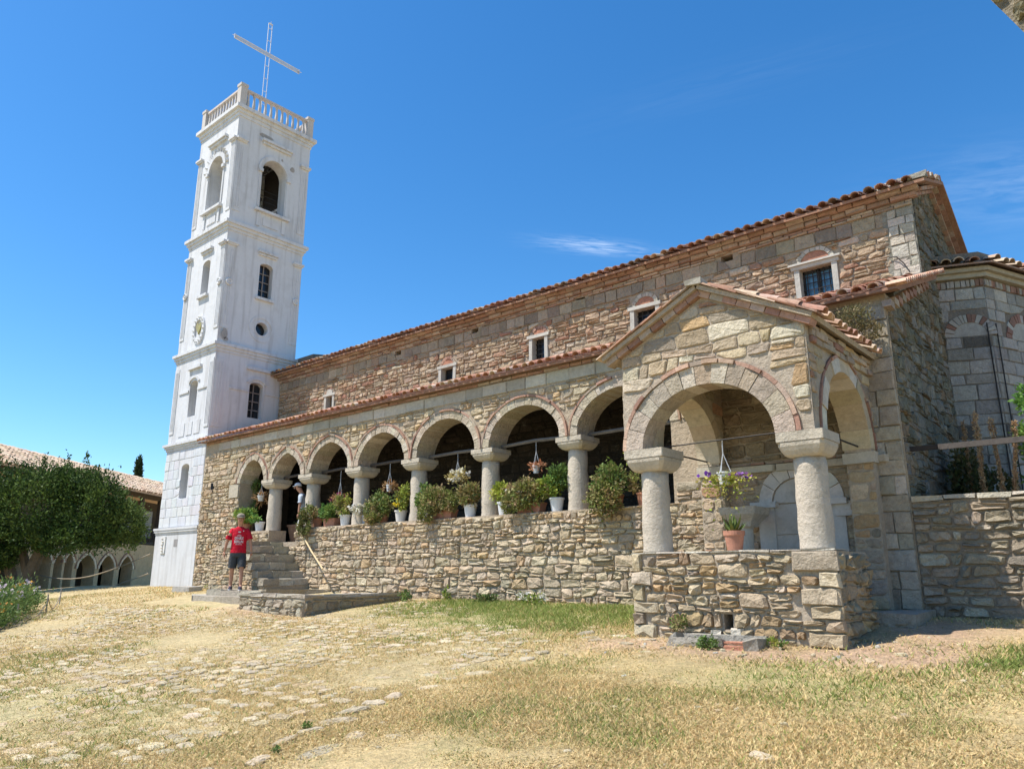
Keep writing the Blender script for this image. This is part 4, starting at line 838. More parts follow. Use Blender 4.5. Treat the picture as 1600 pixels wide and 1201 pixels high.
courses(base_wall, (0, BY - .03, PB - .012), (1, 0, 0), (0, 0, 1), BX0 - .03, BX1 + .03, [0.0, .001], .5, PAL_LIGHT, depth=.01) if False else None
capm = MB((.48, .44, .36)); 
for i in range(7):
    xa = BX0 - .02 + (BX1 - BX0 + .04) * i / 7; xb = BX0 - .02 + (BX1 - BX0 + .04) * (i + 1) / 7 - .008; vm = MB(pick(PAL_LIGHT)); vm.box((xa, BY - .03, PB - .011), (xb, BY + .5, PB + .006), jit=.004); piece(vm.V[0], vm.F, vm.C[0][0], base_wall, 'coping_stone', 'stone')
for i, (x, a, h) in enumerate(((-4.19, .06, .10), (-3.93, .05, .13))):
    m = MB((.54, .49, .40)); m.box((x - a, BY - .08, .88), (x + a, BY - .03, .88 + h), jit=.015); piece(m.V[0], m.F, m.C[0][0], base_wall, 'stone', 'stone')
m = MB(); m.box((-4.12, BY + .3, .9), (-3.97, BY + .34, 1.2)); m.build('drain_back', 'glass', church)
m = MB((.40, .35, .28)); m.box((-2.86, 9.75, .75), (-2.42, 10.72, 1.16), jit=.012); stp = m.build('porch_step', 'stone', church)
rubble(stp, (0, 9.75, 0), (1, 0, 0), (0, -1, 0), -2.86, -2.42, .85, 1.06, .12, .09, PAL_BASE, depth=.03, seed=17)
m = MB(); m.tube([(PC - porch_a - .05, PY + .2, 3.20), (PC + porch_a + .05, PY + .2, 3.215)], .009, 6); m.tube([(PX0 + .15, PY + .35, 3.24), (PX0 + .15, GALY - .2, 3.24)], .012, 6); m.tube([(PX1 - .16, PY + .35, 3.24), (PX1 - .16, GALY - .2, 3.24)], .012, 6); m.build('tie_rod', 'iron', church)

# ---- old carved capital used as a table inside the porch
t = thing('capital_table', 'carved grey stone capital on a shaft standing inside the porch beside the marble niche', 'stone capital', (-4.6, 10.3, 1.35))
m = MB((.46, .42, .35)); m.lathe((-4.6, 10.3, 1.35), [(.10, 0), (.10, .85), (.12, .88)], 14); m.build('shaft', 'marble', t)
m = MB((.46, .42, .35)); sqr = lambda w, z: [(-4.6 + a * w, 10.3 + b * w, z) for a, b in ((-1, -1), (0, -1.02), (1, -1), (1.02, 0), (1, 1), (0, 1.02), (-1, 1), (-1.02, 0))]
m.rings([sqr(.13, 2.23), sqr(.17, 2.31), sqr(.25, 2.40), sqr(.27, 2.50)]); m.build('capital', 'stone', t)

# ---- stone trough under the drain
tx0, tx1, ty0, ty1, tz = -4.62, -3.55, 8.0, 8.34, G(-4.0, 8.1) - .04
t = thing('stone_trough', 'low broken grey stone trough on the ground under the porch drain hole', 'trough', (-4.1, 8.15, tz))
for nm_, a, b in (('front_slab', (tx0, ty0, tz), (-3.93, ty0 + .07, tz + .12)), ('rear_slab', (tx0, ty1 - .07, tz), (tx1, ty1, tz + .15)), ('end_slab', (tx0, ty0 + .075, tz), (tx0 + .08, ty1 - .075, tz + .14)), ('end_slab', (tx1 - .12, ty0 - .02, tz), (tx1 + .02, ty1 - .075, tz + .15))):
    m = MB((.36, .33, .275)); m.box(a, b, jit=.018); m.build(nm_, 'stone', t)
for k in range(3): m = MB((.42, .2, .13)); m.box((-3.92, ty0 + .005 * k, tz + .035 * k), (-3.68, ty0 + .09, tz + .035 * k + .028), jit=.005); m.build('brick', 'brick', t)
m = MB((.20, .17, .13)); m.box((tx0 + .07, ty0 + .06, tz), (tx1 - .1, ty1 - .06, tz + .05)); m.build('basin_floor', 'mortar', t)

# ================================================================== RETAINING WALL with terrace to the right
rw = thing('retaining_wall', 'rubble stone retaining wall to the right of the porch, half in shadow', 'wall', (-.5, GALY, 1))
m = MB((.29, .24, .18)); m.box((EX + .002, GALY + .012, .5), (2.6, GALY + .5, 2.50)); core = m.build('wall_core', 'mortar', rw)
rubble(core, (0, GALY + .012, 0), (1, 0, 0), (0, -1, 0), EX + .0, 2.6, .95, 2.50, .25, .125, [((.30, .25, .18), 4), ((.36, .30, .22), 3), ((.25, .215, .165), 3), ((.42, .37, .28), 2)], depth=.045, rough=.45, gap=.014, wob=.3, seed=18, round_=.2)  # stone and core tones lowered to deepen the wall's shade
for i in range(14):
    xa = EX + .01 + i * .37; vm = MB(pick(PAL_LIGHT)); vm.box((xa, GALY - .03, 2.503), (xa + .355, GALY + .5, 2.55), jit=.01); piece(vm.V[0], vm.F, vm.C[0][0], core, 'coping_stone', 'stone')
m = MB((.30, .24, .16)); m.prism([(EX + .51, GALY + .5, 2.42), (9, GALY + .5, 2.42), (9, 24, 2.6), (EX - 6, 24, 2.6), (EX - 6, NY2 + 3, 2.5), (EX + .51, NY2, 2.5)], (0, 0, -1.8)); tg = m.build('terrace_ground', 'soil', kind='structure')
t = thing('timber_rail', 'weathered grey timber rail fixed above the retaining wall right of the church corner', 'railing', (-1.5, 11.05, 2.5))
m = MB((.05, .042, .038)); m.box((EX - .02, 10.98, 3.175), (-2.15, 11.04, 3.235)); m.build('beam', 'wood', t)
m = MB((.10, .088, .08)); m.box((-2.19, 10.93, 3.155), (2.4, 10.975, 3.225)); m.build('beam', 'wood', t)
m = MB((.2, .17, .15)); m.box((1.0, 10.98, 2.5), (1.08, 11.06, 3.3)); m.build('post', 'wood', t)

# ================================================================== STAIRS, platform and low wall
st = thing('entrance_stairs', 'worn stone stairs and rounded landing leading up to the gallery', 'stairs', (-16.5, 9.9, 1.1))
SY = 9.62
prof = [(-15.10, 1.245), (-15.78, 1.49), (-15.98, 1.66), (-16.18, 1.84), (-16.40, 2.05), (-16.66, 2.24), (-17.0, 2.36)]
m = MB(MORT); m.prism([(-18.3, SY + .02, .9), (-15.1, SY + .02, .9), (-15.1, SY + .02, 1.2)] + [q for i in range(1, len(prof)) for q in ((prof[i][0] - .01, SY + .02, prof[i - 1][1] - .03), (prof[i][0] - .01, SY + .02, prof[i][1] - .03))] + [(-17.4, SY + .02, 2.33), (-18.3, SY + .02, 2.2)], (0, GALY - SY - .03, 0)); sc = m.build('stair_core', 'mortar', st)
for i in range(1, len(prof)):
    x, z = prof[i]; xe = prof[i + 1][0] - .05 if i + 1 < len(prof) else -17.75; n_ = 3
    ys = [SY - .04, SY + .35 + random.uniform(-.05, .05), SY + .78 + random.uniform(-.08, .08), GALY - .02 if i < 6 else GALY + .5]
    for a, b in zip(ys, ys[1:]):
        vm = MB(pick(PAL_STEP)); vm.box((xe, a + .004, z - .16), (x + random.uniform(-.015, .03), b - .004, z), jit=.009); piece(vm.V[0], vm.F, vm.C[0][0], sc, 'step_stone', 'stone')
stair_in = lambda x, z: z > [2.2 if x < -17.0 else 2.08 if x < -16.66 else 1.9 if x < -16.4 else 1.7 if x < -16.18 else 1.52 if x < -15.98 else 1.35 if x < -15.78 else 1.2][0]
rubble(sc, (0, SY + .02, 0), (1, 0, 0), (0, -1, 0), -18.28, -15.12, 1.2, 2.25, .2, .11, PAL_WALL, inside=stair_in, depth=.03, rough=.5, wob=.3, seed=19)
# platform and the two curved steps below it
def curved_step(pts, z0, z1, pal, mat='stone', inner=None, k=5):
    """ring of slabs along a front edge polyline, filled back to the wall line"""
    P = [np.array(p, float) for p in pts]; 
    for a, b in zip(P, P[1:]):
        a2 = a + (inner - a) * .35; b2 = b + (inner - b) * .35; g = (b - a) * .01
        vm = MB(pick(pal)); vm.prism([(*(a + g), z0), (*(b - g), z0), (*(b2 - g), z0), (*(a2 + g), z0)], (0, 0, z1 - z0 + random.uniform(-.008, .008))); v = vm.V[0] + rng.normal(0, .007, vm.V[0].shape)
        piece(v, vm.F, vm.C[0][0], sc, 'step_stone', mat)
inn = np.array((-16.0, 10.6))
t1 = [(-18.7, 9.9), (-18.2, 9.2), (-17.3, 8.74), (-16.2, 8.66), (-15.3, 8.62), (-14.35, 8.60)]; t2 = [(-18.4, 10.2), (-18.15, 9.6), (-17.5, 9.18), (-16.6, 9.04), (-15.7, 9.0), (-14.8, 8.98)]
curved_step(t1, .75, 1.115, PAL_STEP, inner=inn); curved_step(t2, 1.05, 1.235, PAL_STEP, inner=inn)
m = MB((.40, .355, .28)); m.prism([(x + (inn[0] - x) * .3, y + (inn[1] - y) * .3, .9) for x, y in t2] + [(-14.9, GALY - .02, .9), (-18.4, GALY - .02, .9)], (0, 0, .325)); m.build('landing', 'stone', st)
m = MB((.36, .30, .21)); m.box((-15.1, 9.2, .9), (-15.0, GALY - .02, 1.25), jit=.01); m.build('riser_slab', 'stone', st)
lw = thing('low_stone_wall', 'low L-shaped rubble stone kerb wall in front of the stairs, flat topped', 'low wall', (-13.0, 9.0, .9))
m = MB(MORT); m.box((-14.35, 8.24, .7), (-12.12, 8.6, 1.17)); m.box((-12.5, 8.6, .7), (-12.12, GALY - .03, 1.17)); lc = m.build('wall_core', 'mortar', lw)
PAL_LOW = [((.40, .34, .25), 4), ((.36, .30, .21), 3), ((.45, .40, .30), 2)]
rubble(lc, (0, 8.24, 0), (1, 0, 0), (0, -1, 0), -14.35, -12.12, .82, 1.15, .2, .13, PAL_LOW, depth=.035, rough=.5, seed=20)
rubble(lc, (-12.12, 8.24, 0), (0, 1, 0), (1, 0, 0), 0, 2.5, .82, 1.15, .28, .15, [((.28, .24, .17), 2), ((.33, .28, .2), 2)], depth=.03, rough=.5, seed=21)
def copings(a, b, w, z, par, pal=PAL_STEP, L=.42, h=.05):
    a = np.array(a, float); b = np.array(b, float); d = b - a; D = np.linalg.norm(d); d /= D; n_ = np.array((-d[1], d[0])); k = max(1, int(D / L))
    for i in range(k):
        p, q = a + d * D * i / k, a + d * (D * (i + 1) / k - .008); vm = MB(pick(pal)); vm.prism([(*(p - n_ * w / 2), z), (*(q - n_ * w / 2), z), (*(q + n_ * w / 2), z), (*(p + n_ * w / 2), z)], (0, 0, h)); piece(vm.V[0] + rng.normal(0, .008, vm.V[0].shape), vm.F, vm.C[0][0], par, 'coping_stone', 'stone')
copings((-14.38, 8.41), (-12.52, 8.41), .42, 1.172, lc); copings((-12.31, 8.22), (-12.31, 10.76), .42, 1.172, lc)
m = MB((.36, .28, .19)); m.box((-15.0, 8.62, .8), (-12.5, GALY - .03, 1.06)); m.build('earth_fill', 'soil', lw)
bl = MB((.40, .38, .34)); bl.box((-20.9, 9.95, .95), (-19.9, 10.3, 1.27), jit=.02); bo = bl.build('stone_block', 'stone'); tag(bo, 'rough grey stone block lying on the grass at the foot of the bell tower', 'stone block')

# ================================================================== BELL TOWER
TX0, TX1, TY0, TY1 = -24.62, -22.0, 11.1, 13.95
tw = thing('bell_tower', 'tall whitewashed square bell tower with cornices, balustrade and roof cross', 'bell tower', (-23.3, 12.5, 1.1))
WHT = (.60, .605, .615); cxs, cye = -23.22, 12.60
def arch_top(c, a, zs, b): return arch_fn(c, a, zs, b)
LV = [(0, 3.0, .045), (3.0, 5.60, .0), (5.60, 8.62, .0), (8.62, 12.80, .0), (12.80, 17.15, .0)]
def face_ops(c, top):
    o = [(c - .25, c + .25, const(6.46), arch_top(c, .2501, 7.5, .14), 8), (c - .25, c + .25, const(10.58), arch_top(c, .2501, 11.66, .13), 8)]
    o.append((c - .47, c + .47, const(13.68), arch_top(c, .4701, 15.15, .50), 16)); return o
sops = face_ops(cxs, 0) + [(cxs - .25, cxs + .25, const(3.86), arch_top(cxs, .2501, 4.82, .12), 8)]
circ = lambda c, r, z0, s: (lambda x: z0 + s * math.sqrt(max(0, r * r - (x - c) ** 2)))
eops = face_ops(cye, 0) + [(cye - .22, cye + .22, circ(cye, .2201, 9.48, -1), circ(cye, .2201, 9.48, 1), 16)]
# stack the openings that share u-breaks: merge by giving all of them the same sample points
def brks(ops): s = set(); [s.add(a + (b - a) * (.5 - .5 * math.cos(math.pi * i / k))) for a, b, f0, f1, k in ops for i in range(k + 1)]; return s
for nm_, O, u, n_, u0, u1, oo in (('tower_wall', (0, TY0, 0), (1, 0, 0), (0, -1, 0), TX0, TX1, sops), ('tower_wall', (TX1, 0, 0), (0, 1, 0), (1, 0, 0), TY0 + .451, TY1, eops),
                                  ('tower_wall', (0, TY1, 0), (1, 0, 0), (0, 1, 0), TX0 + .451, TX1 - .451, face_ops(cxs, 0)), ('tower_wall', (TX0, 0, 0), (0, 1, 0), (-1, 0, 0), TY0 + .451, TY1, face_ops(cye, 0))):
    m = MB(WHT); wall_with_openings(m, O, u, n_, u0, u1, const(.9), const(17.15), .45, oo, WHT); m.build(nm_, 'plaster', tw)
def belt(z0, z1, steps, col=WHT, name='cornice'):
    m = MB(col); n_ = len(steps)
    for i, s in enumerate(steps):
        a, b = z0 + (z1 - z0) * i / n_, z0 + (z1 - z0) * (i + 1) / n_
        s2 = steps[min(i + 1, n_ - 1)] if i + 1 < n_ else s
        r = lambda e, z: [(TX0 - e, TY0 - e, z), (TX1 + e, TY0 - e, z), (TX1 + e, TY1 + e, z), (TX0 - e, TY1 + e, z)]
        m.rings([r(s, a), r(s, b)], cap=True)
    return m.build(name, 'plaster', tw)
belt(5.44, 5.66, [.03, .07, .12]); belt(8.42, 8.70, [.03, .07, .12]); belt(12.56, 12.88, [.03, .08, .14]); belt(16.78, 17.16, [.03, .07, .16])
m = MB((.58, .59, .60)); r = lambda e, z: [(TX0 - e, TY0 - e, z), (TX1 + e, TY0 - e, z), (TX1 + e, TY1 + e, z), (TX0 - e, TY1 + e, z)]
m.rings([r(.045, .9), r(.045, 2.78)]); m.build('plinth', 'plaster', tw); belt(2.78, 2.98, [.06, .09, .11], name='base_cornice')
# drafted block courses below the first cornice
JIT[0] = .015
inb = lambda x, z: abs(x - cxs) < .25 and 3.84 < z < 4.96
courses(tw, (0, TY0, 0), (1, 0, 0), (0, -1, 0), TX0 + .005, TX1 - .005, [3.0 + .30 * k for k in range(9)], .42, [((.585, .595, .615), 1)], depth=.014, gap=.012, inside=inb, name='ashlar_block', mat='plaster', jit=.001)
JIT[0] = .14
# pilasters with fluting and capitals on both faces
def pilaster(O, u, n_, c, w, z0, z1, cap=True, spiral=False):
    O, u, n_ = (np.array(q, float) for q in (O, u, n_)); m = MB(WHT); P = lambda a, d, z: O + u * a + n_ * d + np.array((0, 0, z))
    def bx(a0, a1, d, za, zb): v = [P(a, e, z) for z in (za, zb) for e in (-.02, d) for a in (a0, a1)]; m.add(v, [(0, 2, 3, 1), (4, 5, 7, 6), (0, 1, 5, 4), (2, 6, 7, 3), (0, 4, 6, 2), (1, 3, 7, 5)])
    bx(c - w, c + w, .022, z0, z1)
    for k in (-.55, 0, .55): bx(c + k * w - .018, c + k * w + .018, .034, z0 + .12, z1 - .12)
    if cap: bx(c - w - .025, c + w + .025, .085, z1, z1 + .05); bx(c - w - .06, c + w + .06, .12, z1 + .05, z1 + .12)
    if spiral:
        zc = z0 + (z1 - z0) * .55; v = []
        for rr, dd in ((.13, .05), (.10, .085), (.05, .06), (.02, .085)): v.append([P(c + rr * math.cos(t), dd, zc + rr * math.sin(t)) for t in np.linspace(0, 6.283, 12, endpoint=False)])
        m.rings(v, cap=True)
    m.build('pilaster', 'plaster', tw)
SF = ((0, TY0, 0), (1, 0, 0), (0, -1, 0)); EF = ((TX1, 0, 0), (0, 1, 0), (1, 0, 0))
for F_, a, b in ((SF, TX0 + .17, TX1 - .17), (EF, TY0 + .19, TY1 - .17)):
    for c in (a, b):
        pilaster(*F_, c, .14, 6.0, 8.2, cap=False); pilaster(*F_, c, .14, 9.2, 12.05, spiral=True); pilaster(*F_, c, .14, 13.3, 15.85)
# mouldings round the windows
def slab(F_, a0, a1, z0, z1, d, name, d0=-.01, mat='plaster', col=WHT, parent=None):
    O, u, n_ = (np.array(q, float) for q in F_); m = MB(col); v = [O + u * a + n_ * e + np.array((0, 0, z)) for z in (z0, z1) for e in (d0, d) for a in (a0, a1)]
    m.add(v, [(0, 2, 3, 1), (4, 5, 7, 6), (0, 1, 5, 4), (2, 6, 7, 3), (0, 4, 6, 2), (1, 3, 7, 5)]); return m.build(name, mat, parent or tw)
def ringm(F_, c, zc, r0, r1, d, t0, t1, name, sx=1, sz=1, k=18, mat='plaster', col=WHT):
    O, u, n_ = (np.array(q, float) for q in F_); m = MB(col); T = np.linspace(t0, t1, k)
    P = lambda r, e, t: O + u * (c + r * sx * math.cos(t)) + n_ * e + np.array((0, 0, zc + r * sz * math.sin(t)))
    m.rings([[P(r0, -.01, t), P(r0, d, t), P(r1, d, t), P(r1, -.01, t)] for t in T], cap=abs(t1 - t0) < 6.2); return m.build(name, mat, tw)
for F_, c in ((SF, cxs), (EF, cye)):
    slab(F_, c - .62, c - .47, 15.06, 15.17, .09, 'impost'); slab(F_, c + .47, c + .62, 15.06, 15.17, .09, 'impost')
    slab(F_, c - .58, c - .50, 13.75, 15.06, .03, 'jamb'); slab(F_, c + .50, c + .58, 13.75, 15.06, .03, 'jamb')
    slab(F_, c - .66, c + .66, 13.58, 13.67, .13, 'window_sill'); slab(F_, c - .55, c - .42, 13.05, 13.56, .045, 'bracket'); slab(F_, c + .42, c + .55, 13.05, 13.56, .045, 'bracket')
    slab(F_, c - .3, c + .3, 13.12, 13.42, .03, 'panel')
    ringm(F_, c, 15.15, .49, .64, .045, 0, math.pi, 'arch_moulding', 1, 1.03)
    slab(F_, c - .60, c + .60, 16.22, 16.31, .14, 'hood'); slab(F_, c - .55, c + .55, 16.13, 16.21, .08, 'hood')
    slab(F_, c - .37, c + .37, 12.12, 12.20, .11, 'hood'); slab(F_, c - .34, c + .34, 12.04, 12.11, .06, 'hood')
    slab(F_, c - .33, c + .33, 10.46, 10.55, .10, 'window_sill')
    slab(F_, c - .42, c + .42, 8.02, 8.12, .09, 'hood'); ringm(F_, c, 7.5, .30, .40, .04, .35, math.pi - .35, 'arch_moulding', 1, .75)
    slab(F_, c - .95, c - .30, 7.28, 7.36, .035, 'string_course'); slab(F_, c + .30, c + .95, 7.28, 7.36, .035, 'string_course')
    # fans and shell ornament over the belfry opening
    for k in range(11):
        t = math.pi * (k + .5) / 11; O, u, n_ = (np.array(q, float) for q in F_); m = MB(WHT); a = O + u * (c + .66 * math.cos(t)) + n_ * .02 + np.array((0, 0, 15.15 + .68 * math.sin(t))); b = O + u * (c + .80 * math.cos(t)) + n_ * .03 + np.array((0, 0, 15.15 + .82 * math.sin(t)))
        if F_ is SF: m.tube([a, b], [.035, .055], 6); m.build('shell_rib', 'plaster', tw)
# oval medallion on the south face with a gilt heart, ringed oculus on the east face
ringm(SF, cxs - .02, 9.36, .27, .40, .06, 0, 6.2832, 'medallion_ring', .92, 1.25, 25)
for k in range(16):
    t = 6.283 * k / 16; m = MB(WHT); m.lathe((cxs - .02 + .34 * .92 * math.cos(t), TY0 - .06, 9.36 + .34 * 1.25 * math.sin(t) - .03), [(.01, 0), (.045, .03), (.01, .06)], 6); m.build('bead', 'plaster', tw)
m = MB((.34, .31, .14)); hp = [(cxs - .02 + .0105 * 16 * math.sin(t) ** 3, TY0 - .05, 9.42 + .0135 * (13 * math.cos(t) - 5 * math.cos(2 * t) - 2 * math.cos(3 * t) - math.cos(4 * t))) for t in np.linspace(0, 6.283, 22, endpoint=False)]; m.prism(hp, (0, .06, 0)); m.build('gilt_heart', 'marble', tw)
ringm(EF, cye, 9.48, .36, .46, .02, 0, 6.2832, 'oculus_ring', 1, 1, 25); ringm(EF, cye, 9.48, .225, .27, .015, 0, 6.2832, 'oculus_ring', 1, 1, 25)
for k in range(3): slab(SF, cxs - .72 + .50 * k, cxs - .72 + .50 * k + .38, 5.86, 6.28, .018, 'square_panel')
m = MB((.66, .65, .62)); m.box((-24.18, TY0 - .075, 2.2), (-23.9, TY0 - .04, 2.72)); m.build('relief_plaque', 'marble', tw)
for k in range(5): m = MB((.55, .53, .50)); m.lathe((-24.04 + random.uniform(-.05, .05), TY0 - .08, 2.26 + k * .09), [(.01, 0), (.05, .03), (.015, .07)], 7); m.build('relief_carving', 'marble', tw)
m = MB((.26, .25, .245)); m.box((-23.36, TY0 - .052, 2.4), (-23.14, TY0 - .04, 2.62)); m.build('small_recess', 'plaster', tw); slab(SF, -23.39, -23.11, 2.37, 2.65, .06, 'recess_frame', d0=.04) if False else None  # flat plate, its dark colour stands in for the shade of a recess
# glazing
def sash(F_, c, w, z0, z1, nx_, nz_, depth=.30):
    O, u, n_ = (np.array(q, float) for q in F_)
    f = MB((.24, .21, .19)); P = lambda a, e, z: O + u * a + n_ * e + np.array((0, 0, z))
    def bx(m, a0, a1, e0, e1, za, zb): v = [P(a, e, z) for z in (za, zb) for e in (e0, e1) for a in (a0, a1)]; m.add(v, [(0, 2, 3, 1), (4, 5, 7, 6), (0, 1, 5, 4), (2, 6, 7, 3), (0, 4, 6, 2), (1, 3, 7, 5)])
    for k in range(nx_ + 1): a = c - w + 2 * w * k / nx_; bx(f, a - .018, a + .018, -depth, -depth + .03, z0, z1)
    for k in range(nz_ + 1): z = z0 + (z1 - z0) * k / nz_; bx(f, c - w, c + w, -depth + .001, -depth + .029, z - .015, z + .015)
    fo = f.build('window_frame', 'wood', tw); g = MB(); bx(g, c - w, c + w, -depth - .03, -depth - .01, z0 - .05, z1 + .05); g.build('pane', 'glass', fo)
for F_, c in ((SF, cxs), (EF, cye)):
    sash(F_, c, .25, 6.46, 7.62, 2, 4, .22 if F_ is EF else .4); sash(F_, c, .25, 10.58, 11.78, 2, 4, .22 if F_ is EF else .4)
sash(SF, cxs, .25, 3.86, 4.92, 1, 3, .4); sash(EF, cye, .24, 9.22, 9.72, 1, 1, .2)
m = MB((.10, .09, .08)); m.box((TX0 + .451, TY0 + .451, 13.3), (TX1 - .451, TY1 - .451, 13.42)); m.build('belfry_floor', 'wood', tw)
m = MB((.10, .085, .07)); 
for k in range(5): m.box((TX0 + .45, TY0 + .6 + .38 * k, 16.35), (TX1 - .45, TY0 + .7 + .38 * k, 16.45))
m.box((TX0 + .45, TY0 + .45, 16.46), (TX1 - .45, TY1 - .45, 16.6)); m.build('belfry_ceiling', 'wood', tw)
m = MB()
for z in (13.85, 14.05, 14.25, 14.45, 14.65): m.tube([(TX1 - .42, cye - .45, z), (TX1 - .42, cye + .45, z)], .011, 5)
for y in np.linspace(cye - .45, cye + .45, 5): m.tube([(TX1 - .42, y, 13.68), (TX1 - .42, y, 14.05)], .010, 5)
m.tube([(TX1 - .42, cye - .45, 13.7), (TX1 - .42, cye + .45, 14.02)], .01, 5); m.build('iron_guard', 'iron', tw)
m = MB((.12, .11, .09)); m.lathe((-23.3, 12.55, 14.7), [(.34, 0), (.30, .05), (.24, .2), (.2, .42), (.1, .52), (.03, .55)], 18); m.tube([(TX0 + .4, 12.55, 15.45), (TX1 - .4, 12.55, 15.45)], .05, 6); m.tube([(-23.3, 12.55, 15.2), (-23.3, 12.55, 15.45)], .02, 6); m.build('bell', 'iron', tw, smooth=False)
m = MB((.05, .04, .035)); m.box((TX0 + .455, TY0 + .50, 13.42), (TX0 + .50, TY0 + 1.55, 16.3)); m.box((TX0 + .505, TY1 - .52, 14.6), (TX1 - .5, TY1 - .47, 16.3)); m.build('belfry_lining', 'wood', tw, kind='stuff')  # added dark panels that make the belfry interior read as shade
# patches of lost render
for y, z, a, b in ((12.15, 16.45, .30, .085), (12.95, 16.28, .26, .085), (13.28, 15.65, .10, .11), (12.85, 15.8, .05, .10), (11.30, 9.0, .10, .20), (11.36, 8.84, .08, .06)):
    m = MB((.36, .33, .30)); m.prism([(TX1 + .003 + (.056 if z < 9.5 else .0), y + a * math.cos(t) * random.uniform(.8, 1.1), z + b * math.sin(t) * random.uniform(.8, 1.1)) for t in np.linspace(0, 6.283, 9, endpoint=False)], (.004, 0, 0)); m.build('bare_patch', 'mortar', tw)
# balustrade
bz = 17.16; e = .0
PAL_BAL = (.52, .48, .44)
for (x, y) in ((TX0 + .08, TY0 + .08), (TX1 - .08, TY0 + .08), (TX1 - .08, TY1 - .08), (TX0 + .08, TY1 - .08)):
    m = MB(PAL_BAL); m.box((x - .12, y - .12, bz), (x + .12, y + .12, bz + .78)); m.box((x - .14, y - .14, bz + .78), (x + .14, y + .14, bz + .88)); m.build('balustrade_pier', 'plaster', tw)
for a, b in (((TX0 + .2, TY0 + .08), (TX1 - .2, TY0 + .08)), ((TX1 - .08, TY0 + .2), (TX1 - .08, TY1 - .2)), ((TX1 - .2, TY1 - .08), (TX0 + .2, TY1 - .08)), ((TX0 + .08, TY1 - .2), (TX0 + .08, TY0 + .2))):
    A = np.array(a); B = np.array(b); m = MB((.55, .48, .43)); d = (B - A) / np.linalg.norm(B - A); n_ = np.array((-d[1], d[0]))
    m.prism([(*(A - n_ * .07), bz + .69), (*(B - n_ * .07), bz + .69), (*(B + n_ * .07), bz + .69), (*(A + n_ * .07), bz + .69)], (0, 0, .08)); m.build('rail', 'plaster', tw)
    for k in range(11):
        p = A + (B - A) * (k + .5) / 11; m = MB(PAL_BAL); q = .035; m.rings([[(p[0] + i * w, p[1] + j * w, bz + z) for i, j in ((-1, -1), (1, -1), (1, 1), (-1, 1))] for w, z in ((.045, 0), (.045, .06), (.026, .10), (.042, .24), (.03, .42), (.028, .58), (.05, .69))]); m.build('baluster', 'plaster', tw)
m = MB((.5, .48, .46)); m.box((TX0, TY0, 17.1), (TX1, TY1, 17.165)); m.build('roof_slab', 'mortar', tw)
# lattice cross of steel channels on the roof
crx, cry = -23.32, 12.66; m = MB()
for dy in (-.075, .075):
    m.tube([(crx, cry + dy, 17.16), (crx, cry + dy, 22.1)], .017, 6)
for z in np.arange(17.5, 22.1, .55): m.tube([(crx, cry - .075, z), (crx, cry + .075, z)], .011, 5)
m.tube([(crx, cry - .075, 22.1), (crx, cry + .075, 22.1)], .017, 6)
for dz in (-.075, .075): m.tube([(crx, cry - 1.37, 20.75 + dz), (crx, cry + 1.37, 20.75 + dz)], .017, 6)
m.box((crx - .01, cry - 1.37, 20.68), (crx + .01, cry + 1.37, 20.82)); m.tube([(crx, cry - 1.37, 20.67), (crx, cry - 1.37, 20.83)], .017, 6); m.tube([(crx, cry + 1.37, 20.67), (crx, cry + 1.37, 20.83)], .017, 6)
for (y, z) in ((cry - 1.37, 20.75), (cry + 1.37, 20.75), (cry, 22.1)):
    m.tube([(crx + .03, y - .09, z - .0), (crx + .03, y + .09, z)], .012, 5); m.tube([(crx + .03, y, z - .09), (crx + .03, y, z + .09)], .012, 5)
m.build('cross', 'steel', tw)
# dark roof piece between tower and nave
m = MB((.16, .14, .12)); m.prism([(-22.0, 13.99, 8.60), (-21.0, 13.99, 8.60), (-21.0, 15.9, 8.9), (-22.0, 15.9, 8.9)], (0, 0, .14)); m.build('lean_to_roof', 'tile', church)

# ================================================================== PLANTS
def leaves(n, ctr, rad, size, pal, clumps=12, spread=.35, aspect=.5, up=.3, hang=0, seed=0, shell=.55, flat=0):
    """n leaf blades gathered in clumps spread through an ellipsoid; returns V, F, C"""
    r = np.random.default_rng(seed + 77); c = np.array(ctr, float); rad = np.array(rad, float)
    d = r.normal(size=(clumps, 3)); d /= np.linalg.norm(d, axis=1)[:, None]; q = r.uniform(shell, 1, clumps)[:, None] ** .7; cc = c + d * q * rad * (1 - spread * .6)
    k = r.integers(0, clumps, n); off = r.normal(size=(n, 3)) * rad * spread * .6; p = cc[k] + off; p[:, 2] -= hang * r.random(n) ** 2 * np.abs(off[:, 0] + off[:, 1]) * 3
    o = p - c; o /= np.linalg.norm(o, axis=1)[:, None] + 1e-6
    ax = o * .7 + r.normal(size=(n, 3)) * .6 + np.array((0, 0, up)); ax /= np.linalg.norm(ax, axis=1)[:, None]
    sd = np.cross(ax, r.normal(size=(n, 3))); sd /= np.linalg.norm(sd, axis=1)[:, None] + 1e-9
    L = size * r.uniform(.6, 1.4, n)[:, None]; w = L * aspect * .5; nr = np.cross(ax, sd)
    V = np.stack([p, p + ax * L * .5 + sd * w + nr * w * .35, p + ax * L, p + ax * L * .5 - sd * w + nr * w * .35], 1).reshape(-1, 3); F = np.arange(4 * n).reshape(-1, 4)
    pc = np.array([x for x, _ in pal]); pw = np.array([float(x) for _, x in pal]); pw /= pw.sum()
    base = pc[r.choice(len(pc), clumps, p=pw)][k] * .6 + pc[r.choice(len(pc), n, p=pw)] * .4
    C = np.repeat(np.clip(base * r.uniform(.7, 1.3, (n, 1)), 0, .9), 4, 0); return V, F, C
